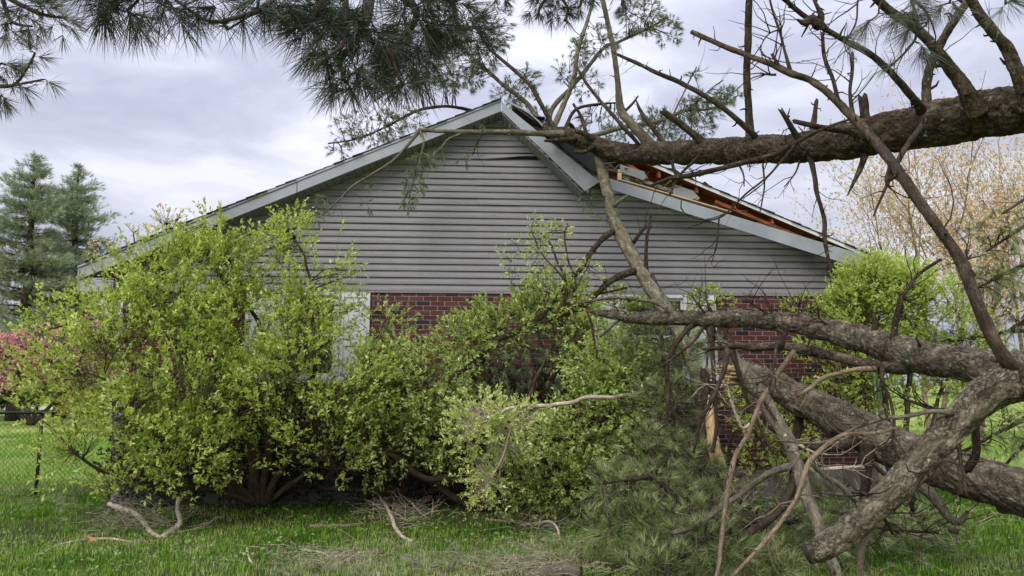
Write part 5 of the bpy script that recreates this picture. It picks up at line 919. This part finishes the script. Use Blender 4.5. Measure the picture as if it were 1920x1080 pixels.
# ============================================================ DEBRIS ON THE LAWN
def stick(label, pts, m='stick', tw=3, name='fallen_stick', cat='stick', br=.01, sides=7, lift=0.):
    q = []
    for x, y, r, h in pts:
        g = GR(x, y); c = P(x, y, g[1]); r *= 1.45; q.append([c[0], c[1]-0, c[2]+0, r*axial(c)/F, h])
    q = np.array(q); q[:, 2] = q[:, 3]*.8+q[:, 4]
    # raise a point towards the camera ray so that it keeps its place in view
    for k, (x, y, r, h) in enumerate(pts):
        if h > 0:
            g = GR(x, y); t_ = 1-(h/CH); q[k, 0] = g[0]*t_; q[k, 1] = g[1]*t_; q[k, 2] = h
    A = resample(catmull(q[:, :4], 8), .02); A = rough_path(A, .012); A[:, 2] = np.maximum(A[:, 2], A[:, 3]*.6)
    s_ = Soup(); tube(s_, A, sides, .25, brkn=br); n = len(A); o_ = q[0, :3]*np.array([1, 1, 0])
    for k in range(tw):
        i = rng.integers(1, n-1); d = nrm(A[i, :3]-A[i-1, :3]); x = np.array([-d[1], d[0], .4])*rng.choice([-1, 1]); x[2] = abs(x[2]); L = rng.uniform(.08, .3); g = A[i, :3]; e_ = nrm(x+d)
        tube(s_, np.array([[*g, .004], [*(g+e_*L*.5+rng.normal(size=3)*.02), .003], [*(g+e_*L+rng.normal(size=3)*.03), .0012]]), 4)
    o = s_.build(name, M[m], None, True, origin=o_); o.location = o_; return tag(o, label, cat)
stick('bent grey stick lying left of the upright forked twig', [(205, 945, 3, .08), (240, 958, 3.5, .03), (262, 975, 4, 0), (280, 998, 3, 0), (297, 1010, 2.4, 0)])
stick('pale forked twig standing up out of the lawn below the big shrub', [(305, 1012, 4, 0), (325, 995, 4, .02), (338, 980, 3.4, .08), (334, 958, 3, .15), (335, 935, 2.6, .22)], tw=1)
stick('long thin twig lying flat at the lower left', [(70, 1042, 1.6, .0), (120, 1020, 1.6, .02), (190, 1010, 1.6, .02), (250, 1018, 1.2, 0)])
stick('short splintered orange stick on the grass below the big shrub', [(582, 990, 2.4, 0), (620, 990, 2.7, 0), (650, 988, 2.2, 0), (675, 986, 2.4, 0)], 'bark_tan', 2)
stick('slanting dark stick resting in the shade of the crushed shrub', [(676, 950, 2.6, .0), (710, 922, 3.4, .1), (745, 908, 3.6, .2), (775, 905, 3, .25)], 'bark', 2)
stick('dark branch with a raw tan tip poking down beside the twig tangle', [(770, 885, 4, .35), (785, 905, 4, .25), (800, 920, 4, .15), (815, 945, 4, .02)], 'bark', 2)
stick('white thin curved stick across the tangle of dead twigs', [(712, 930, 1.6, .12), (730, 960, 2.2, .1), (742, 990, 2.4, .06), (757, 1008, 2.4, .02), (772, 1018, 2.2, 0)], tw=2)
stick('thin grey twig lying beside the bright grass patch', [(912, 976, 1.8, 0), (950, 978, 1.8, .02), (990, 980, 1.4, .02)], tw=3)
stick('arched pale twig at the edge of the pine bough', [(975, 988, 2, .0), (1000, 983, 2.2, .06), (1030, 978, 1.8, .12), (1045, 990, 1.6, .1), (1050, 1010, 1.5, .0)], tw=5)
stick('crooked pale twig below the bright grass patch', [(975, 1022, 1.6, 0), (990, 1028, 1.6, .02), (1005, 1034, 1.4, 0)], tw=1)
stick('lichened stick poking up at the bottom edge', [(825, 1090, 4.5, 0), (838, 1070, 4.5, .03), (850, 1055, 3.5, .08)], 'bark_grey', 0)
stick('broken log with an orange end at the bottom edge', [(990, 1092, 8, .02), (1025, 1078, 9, .04), (1055, 1072, 9.5, .05), (1086, 1074, 9, .05)], 'bark_grey', 4, 'broken_log', 'log', .03, 14)
stick('long bark-covered branch lying toward the lower centre', [(1120, 1095, 6, .0), (1160, 1062, 6, .03), (1200, 1040, 6.5, .06), (1235, 1018, 5.5, .1), (1262, 1000, 4, .12)], 'bark', 6, 'fallen_branch', 'branch', .01, 12)
stick('short white stub among the paler grass at the bottom', [(709, 1090, 2.4, 0), (710, 1075, 2.4, .04)], tw=0)
stick('thin grey twig curving over the faded needles', [(560, 1032, 1.5, .0), (600, 1036, 1.5, .04), (640, 1060, 1.4, 0)], tw=2)
stick('thin bleached twig standing in the grass below the shrub', [(463, 1030, 1.6, .0), (468, 1048, 1.6, .05), (478, 1062, 1.2, 0)], tw=1)
# tangle of dead twigs
def tangle(label, cx, cy, rx, ry, n, h=.3, m='stick', r=.0042):
    s_ = Soup(); c = GR(cx, cy+ry*.5); 
    for k in range(n):
        x = cx+random.gauss(0, rx*.5); y = cy+random.gauss(0, ry*.4); g = GR(x, max(y, 905)); a = random.uniform(0, 6.28); d = np.array([math.cos(a), math.sin(a)*.6, random.uniform(0, .6)]); L = random.uniform(.15, .5)
        p = [g+np.array([0, 0, random.uniform(0, h*.4)])]
        for j in range(5): d = nrm(d+rng.normal(size=3)*.25); d[2] = max(d[2], -.15); p.append(p[-1]+d*L/5)
        p = np.array(p); p[:, 2] = np.clip(p[:, 2], .005, h); tube(s_, np.c_[p, np.linspace(r*random.uniform(.5, 1.3), .0008, 6)], 3)
    o = s_.build('twig_tangle', M[m], None, origin=(c[0], c[1], 0)); o.location = (c[0], c[1], 0); return tag(o, label, 'twigs', kind='stuff')
tangle('heap of bleached dead twigs on the lawn between the two shrubs', 755, 960, 70, 50, 230)
tangle('sparse dead twigs beside the pine bough', 1010, 990, 60, 30, 70)
tangle('dead twigs and litter around the forked twig at the lower left', 260, 980, 90, 36, 150, .15)
tangle('litter of grey twigs along the bottom edge', 1000, 1070, 150, 26, 160, .1)
tangle('grey twigs on the lawn at the bottom left of centre', 600, 1055, 90, 26, 110, .1)
tangle('dead twigs under the sawn fork at lower right', 1650, 1000, 180, 50, 260, .45)
tangle('dead twigs hanging in the pine bough', 1350, 960, 150, 90, 420, 1.0)
# fallen faded needle sprays on the lawn
def ground_needles(label, blobs, m, ln=.1, M_=26, name='needle_spray'):
    s_ = Soup(); c0 = GR(*blobs[0][:2])
    for (cx, cy, rx, ry, n) in blobs:
        x = cx+rng.normal(size=n)*rx*.5; y = np.clip(cy+rng.normal(size=n)*ry*.5, 900, 1110); p = np.array([GR(a, b) for a, b in zip(x, y)]); p[:, 2] = rng.uniform(.02, .1, n)
        a = rng.uniform(0, 6.28, n); d = nrm(np.stack([np.cos(a), np.sin(a), rng.uniform(.05, .7, n)], 1)); needles(s_, p, d, M_, ln, .002, (15, 75), .8, .2, False)
    o = s_.build(name, m, None, origin=(c0[0], c0[1], 0)); o.location = (c0[0], c0[1], 0); return tag(o, label, 'pine needles', kind='stuff')
ground_needles('faded grey-green pine needle sprays strewn over the front lawn', [(620, 1070, 240, 26, 150), (860, 1060, 220, 30, 190), (1000, 1050, 120, 40, 120), (100, 945, 110, 30, 90), (250, 990, 120, 26, 70), (1450, 1040, 300, 50, 150), (1700, 1010, 180, 60, 80)], M['needle_old'])
ground_needles('green pine needle sprays scattered on the lawn at the right', [(1100, 1030, 160, 50, 120), (1500, 1030, 260, 60, 200), (1750, 980, 160, 40, 110), (1020, 1000, 50, 30, 30), (740, 960, 80, 30, 50)], M['needle_blue'])
# bark chips and splinters
s_ = Soup()
for k in range(900):
    g = GR(random.gauss(1150, 420), random.uniform(925, 1085)); a = random.uniform(0, 6.28); L = random.uniform(.015, .07); d = np.array([math.cos(a), math.sin(a), random.uniform(-.1, .4)]); g[2] = random.uniform(.03, .06)
    tube(s_, np.array([[*g, L*.16], [*(g+d*L), L*.1]]), 4, .3)
tag(s_.build('bark_chips', M['bark_tan']), 'scattered bark chips and splinters on the lawn', 'debris', kind='stuff')
# dead leaves
def dead_leaf(px, py, label, s=.05):
    g = GR(px, py); n = 10; v = [(0, 0, .01)]; 
    for k in range(n):
        a = k/n*6.283; r = s*(1 if k % 2 else .62)*random.uniform(.8, 1.15); v.append((r*math.cos(a), r*math.sin(a)*.8, random.uniform(.012, .035)))
    f = [(0, 1+k, 1+(k+1) % n) for k in range(n)]; v += [(x, y, z-.004) for x, y, z in v[:]]; m = n+1; f += [(m, m+1+(k+1) % n, m+1+k) for k in range(n)]+[(1+k, m+1+k, m+1+(k+1) % n, 1+(k+1) % n) for k in range(n)]
    o = mesh_obj('dead_leaf', v, f, M['deadleaf']); o.location = (g[0], g[1], .06); o.rotation_euler = (.5, .15, 1); tag(o, label, 'leaf', 'dead leaves on the lawn')
dead_leaf(168, 1026, 'curled orange dead leaf on the lawn at the lower left', .06)
dead_leaf(1153, 1056, 'curled orange dead leaf beside the lying branch', .055)
dead_leaf(1378, 1054, 'small tan dead leaf in the pine bough at the bottom', .03)
# ============================================================ GRASS
def grass():
    def field(n, x0, x1, y0, y1, hgt, wid, name, near=True):
        p = np.stack([rng.uniform(x0, x1, n), rng.uniform(y0, y1, n), np.zeros(n)], 1)
        if near: p[:, 1] = y0+(y1-y0)*rng.uniform(0, 1, n)**1.25
        ok = ~((p[:, 1] > HY+.0+p[:, 0]*math.tan(HR)-.03) & (p[:, 0] > U0-.1) & (p[:, 0] < U1+.15)); ok &= np.abs(p[:, 0]) < p[:, 1]*.76+.5
        p = p[ok]; n = len(p)
        t1 = hash_noise(p, 1.1, 3); t2 = hash_noise(p, 4.5, 6); t3 = hash_noise(p, .45, 12)
        dry = np.clip((t1-.5)*1.5+(t2-.5)*.9+(t3-.5)*.6, -1, 1)
        # the strip along the bottom edge of the view is strewn with straw and faded needles
        dry += .5*np.clip(1-(p[:, 1]-5.8)/1.1, 0, 1)*np.clip((p[:, 0]+3.9)/1.2, 0, 1)-.14*np.clip((p[:, 1]-7.)/1.5, 0, 1)
        r = np.clip(.5+dry*.42+rng.normal(size=n)*.17+(0 if hgt < .06 else .1), 0, 1)
        shade = (p[:, 1] > 8.6) & (p[:, 0] > -5.5) & (p[:, 0] < 3); keep = ~(shade & (rng.uniform(size=n) < .55)); p, r = p[keep], r[keep]; n = len(p)
        h = hgt*rng.uniform(.35, 1.3, (n, 1))*(.7+.9*hash_noise(p, 3.2, 5)[:, None]**1.5+.5*hash_noise(p, 11, 15)[:, None]); a = rng.uniform(0, 6.28, n); d = np.stack([np.cos(a), np.sin(a), 0*a], 1); s_ = np.stack([-np.sin(a), np.cos(a), 0*a], 1)*wid/2
        ln = rng.uniform(.1, .8, (n, 1)); mid = p+d*h*ln*.35+np.array([0, 0, 1])*h*.6; tip = p+d*h*ln+np.array([0, 0, 1])*h*(1-.25*ln)
        V = np.stack([p-s_, p+s_, mid+s_*.8, mid-s_*.8, tip], 1) if near else np.stack([p-s_, p+s_, tip], 1)
        tr = np.array([[0, 1, 2], [0, 2, 3], [3, 2, 4]]) if near else np.array([[0, 1, 2]]); c = V.shape[1]
        sp = Soup(); sp.add(V.reshape(-1, 3), (np.arange(n)[:, None, None]*c+tr[None]).reshape(-1, 3), np.repeat(r, c)); o = sp.build(name, M['grass']); tag(o, kind='stuff'); return o
    field(225000, -8.5, 8.5, 5.2, 11.4, .046, .0055, 'grass')
    field(70000, -16, -5.5, 9.5, 26, .075, .009, 'grass', False)
    field(45000, 5, 18, 9.5, 26, .075, .009, 'grass', False)
    n = 5000; p = np.stack([rng.uniform(-7, 6, n), rng.uniform(5.6, 10.3, n), rng.uniform(.02, .07, n)], 1); k = hash_noise(p*np.array([1, 1, 0]), 1.6, 21) > .46; p = p[k]; sp = Soup()
    leaves(sp, p, nrm(rdir(len(p))*.6+np.array([0, 0, .6])), .02, 3, .028, up=0., aspect=.8); tag(sp.build('clover', M['clover']), kind='stuff')
grass()
# ============================================================ BACKGROUND
def far_pine(px, py_top, Y, py_base, halfw, label, seed, n=14):
    b = P(px, py_base, Y); b[2] = 0; top = P(px, py_top, Y); H = top[2]; W_ = halfw*Y/F; root = empty('pine_tree', b, 0, label=label, cat='pine tree', group='background pines')
    rs = np.random.default_rng(seed); A = resample(np.array([[b[0], b[1], 0, .32], [b[0]+.2, b[1], H*.5, .2], [b[0], b[1], H*.985, .03]]), .5); s_ = Soup(); tube(s_, A, 10, .1); s_.build('trunk', M['bark'], root, True, origin=b)
    br = Soup(); nd = Soup(); P_, D_ = [], []
    z = H*.1
    while z < H*.99:
        f = z/H; prof = W_*min(1, (1-f)**.65*1.7+.08)*rs.uniform(.55, 1.15)*(.8+.2*math.sin(f*23+seed)); k = rs.integers(3, 6)
        for j in range(k):
            a = rs.uniform(0, 6.28); L = prof*rs.uniform(.55, 1.1); d = np.array([math.cos(a), math.sin(a), rs.uniform(-.05, .35)]); s0 = np.array([b[0], b[1], z]); e_ = s0+d*L; m_ = (s0+e_)/2-np.array([0, 0, L*.05])
            tube(br, np.array([[*s0, .06*(1-f)+.015], [*m_, .03*(1-f)+.01], [*e_, .008]]), 4)
            q = max(6, int(L*22)); t = rs.uniform(.22, 1, q); base = s0+(e_-s0)*t[:, None]+np.array([0, 0, -1])*(.2*L*t*(1-t))[:, None]; sd_ = rs.normal(size=(q, 3))*np.array([1, 1, .28])*(.12+.28*L*.35*(1-abs(t-.6)))[:, None]
            P_.append(base+sd_); D_.append(nrm(sd_+d*.6+np.array([0, 0, .5])))
        z += H*.014*rs.uniform(.6, 1.6)
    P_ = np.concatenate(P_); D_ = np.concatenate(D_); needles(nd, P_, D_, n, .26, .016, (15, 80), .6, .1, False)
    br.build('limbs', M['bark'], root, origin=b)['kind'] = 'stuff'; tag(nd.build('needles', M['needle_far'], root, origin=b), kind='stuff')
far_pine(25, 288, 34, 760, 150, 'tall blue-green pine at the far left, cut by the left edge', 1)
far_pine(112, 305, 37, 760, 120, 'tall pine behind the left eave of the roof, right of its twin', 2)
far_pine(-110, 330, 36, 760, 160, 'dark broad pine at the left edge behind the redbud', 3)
def round_tree(name, label, cat, px, py_base, Y, blobs, m, size, M_, tr=.1, group=None, gap=0, trunkm='bark', z0=None):
    b = P(px, py_base, Y); b[2] = 0; root = empty(name, b, 0, label=label, cat=cat, group=group); sk = []
    for bl in blobs:
        c, r = blob3(*bl[:6]); A = catmull(np.array([[*b, tr], [*((b+c)/2+rng.normal(size=3)*.1*np.linalg.norm(c-b)*.4+np.array([0, 0, .1])), tr*.6], [*c, tr*.22]]), 6); s_ = Soup(); tube(s_, A, 7, .15); s_.build('trunk' if cat == 'tree' else 'stem', M[trunkm], root, True, origin=b); sk.append(A[:, :3])
    foliage(root, b, np.concatenate(sk), blobs, 'leaf', m, M[trunkm], size, M_, size*2.4, 'foliage', tw_r=.006, subs=.06, br_r=tr*.2, gap=gap, zmin=.05)
round_tree('redbud', 'pink flowering redbud behind the fence at the far left', 'tree', 60, 770, 30, [(30, 680, 30, 70, 50, 1.2, 420), (110, 660, 30, 80, 45, 1.2, 420), (160, 700, 30, 60, 35, 1, 240), (-20, 690, 30, 50, 40, 1, 160)], M['redbud'], .12, 10)
round_tree('redbud', 'smaller pink redbud crown showing through the top of the big shrub', 'tree', 220, 760, 26, [(210, 640, 26, 60, 60, .8, 260), (270, 690, 26, 50, 40, .8, 160)], M['redbud'], .11, 10)
round_tree('dark_shrub', 'low dark evergreen shrub under the redbud by the drive', 'shrub', 40, 762, 38, [(35, 742, 38, 32, 16, .8, 260), (0, 748, 38, 30, 12, .8, 180)], M['hedge'], .12, 12)
round_tree('flower_bush', 'small bush of yellow and orange flowers beyond the fence', 'shrub', 150, 772, 24, [(152, 752, 24, 26, 14, .4, 120), (132, 760, 24, 16, 10, .3, 50)], M['flower'], .08, 9, .03)
round_tree('small_tree', 'tip of a budding tree showing above the left roof slope', 'tree', 305, 760, 24, [(312, 420, 24, 22, 30, .4, 60), (330, 412, 24, 12, 14, .3, 20), (250, 436, 24, 12, 8, .3, 10)], M['maple'], .09, 7, .09)
round_tree('small_tree', 'pinkish budding twigs just above the left end of the roof', 'tree', 185, 760, 28, [(188, 466, 28, 16, 14, .3, 26)], M['maple'], .09, 7, .07)
# budding maple at the right: real limbs, sparse small leaves
def maple():
    b = P(1740, 800, 21); b[2] = 0; root = empty('budding_tree', b, 0, label='tall open tree with tan spring buds behind the right end of the roof', cat='tree'); segs = []; tips = []
    br = Soup(); r_ = random.Random(4)
    def grow(p, d, L, rad, dep):
        q = [p]; n = 5
        for j in range(n):
            d = nrm(d+np.array([r_.gauss(0, .09), r_.gauss(0, .09), r_.gauss(0, .05)+.02])); q.append(q[-1]+d*L/n)
        q = np.array(q); rr = np.linspace(rad, rad*.6, n+1); (tr_ if dep == 0 else br) and tube(tr_ if dep == 0 else br, np.c_[q, rr], 8 if dep < 2 else 4, .1, cap=False)
        if dep >= 3: tips.extend(q[2:])
        if dep >= 4: return
        for k in range(3 if dep else 4):
            i = r_.randint(2, n); a = r_.uniform(0, 6.28); s_ = nrm(np.cross(d, [math.cos(a), math.sin(a), .2])); grow(q[i], nrm(d*.75+s_*r_.uniform(.3, .7)+np.array([0, 0, .3])), L*r_.uniform(.55, .78), rad*.4, dep+1)
        grow(q[-1], nrm(d+np.array([r_.gauss(0, .15), r_.gauss(0, .15), .1])), L*.75, rad*.6, dep+1)
    for x, dx in ((1745, -.06), (1765, .0), (1835, .04), (1930, .05)):
        tr_ = Soup(); p = P(x, 800, 21+random.uniform(-1, 1)); p[2] = 0; grow(p, nrm(np.array([dx, 0, 1.])), 3.4, .08, 0); tr_.build('trunk', M['bark_tan'], root, True, origin=b)
    tag(br.build('limbs', M['bark_tan'], root, origin=b), kind='stuff'); t = np.array(tips); t = np.repeat(t, 2, 0); t = t+rng.normal(size=(len(t), 3))*.26; lf = Soup()
    leaves(lf, t, nrm(rdir(len(t))+np.array([0, 0, .4])), .16, 4, .06, aspect=.7); tag(lf.build('buds', M['maple'], root, origin=b), kind='stuff'); print('maple tips', len(t))
maple()
# far tree line closing the horizon
def treeline():
    sp = Soup(); rs = np.random.default_rng(3); n = 5200; x = rs.uniform(-130, 130, n); y = rs.uniform(92, 110, n); hh = 3.0+2.2*hash_noise(np.stack([x, x*0, x*0], 1), .07, 5)+1.5*hash_noise(np.stack([x, x*0, x*0], 1), .3, 7)
    p = np.stack([x, y, rs.uniform(0, 1, n)**.7*hh], 1); leaves(sp, p, nrm(rdir(n)+np.array([0, 0, .5])), .8, 8, .55, aspect=.7); o = sp.build('treeline', M['far_leaf']); tag(o, 'distant band of green trees along the horizon', 'trees', kind='stuff')
treeline()
n_tri = sum(len(o.data.polygons) for o in bpy.data.objects if o.type == 'MESH'); print('TRIS', n_tri)
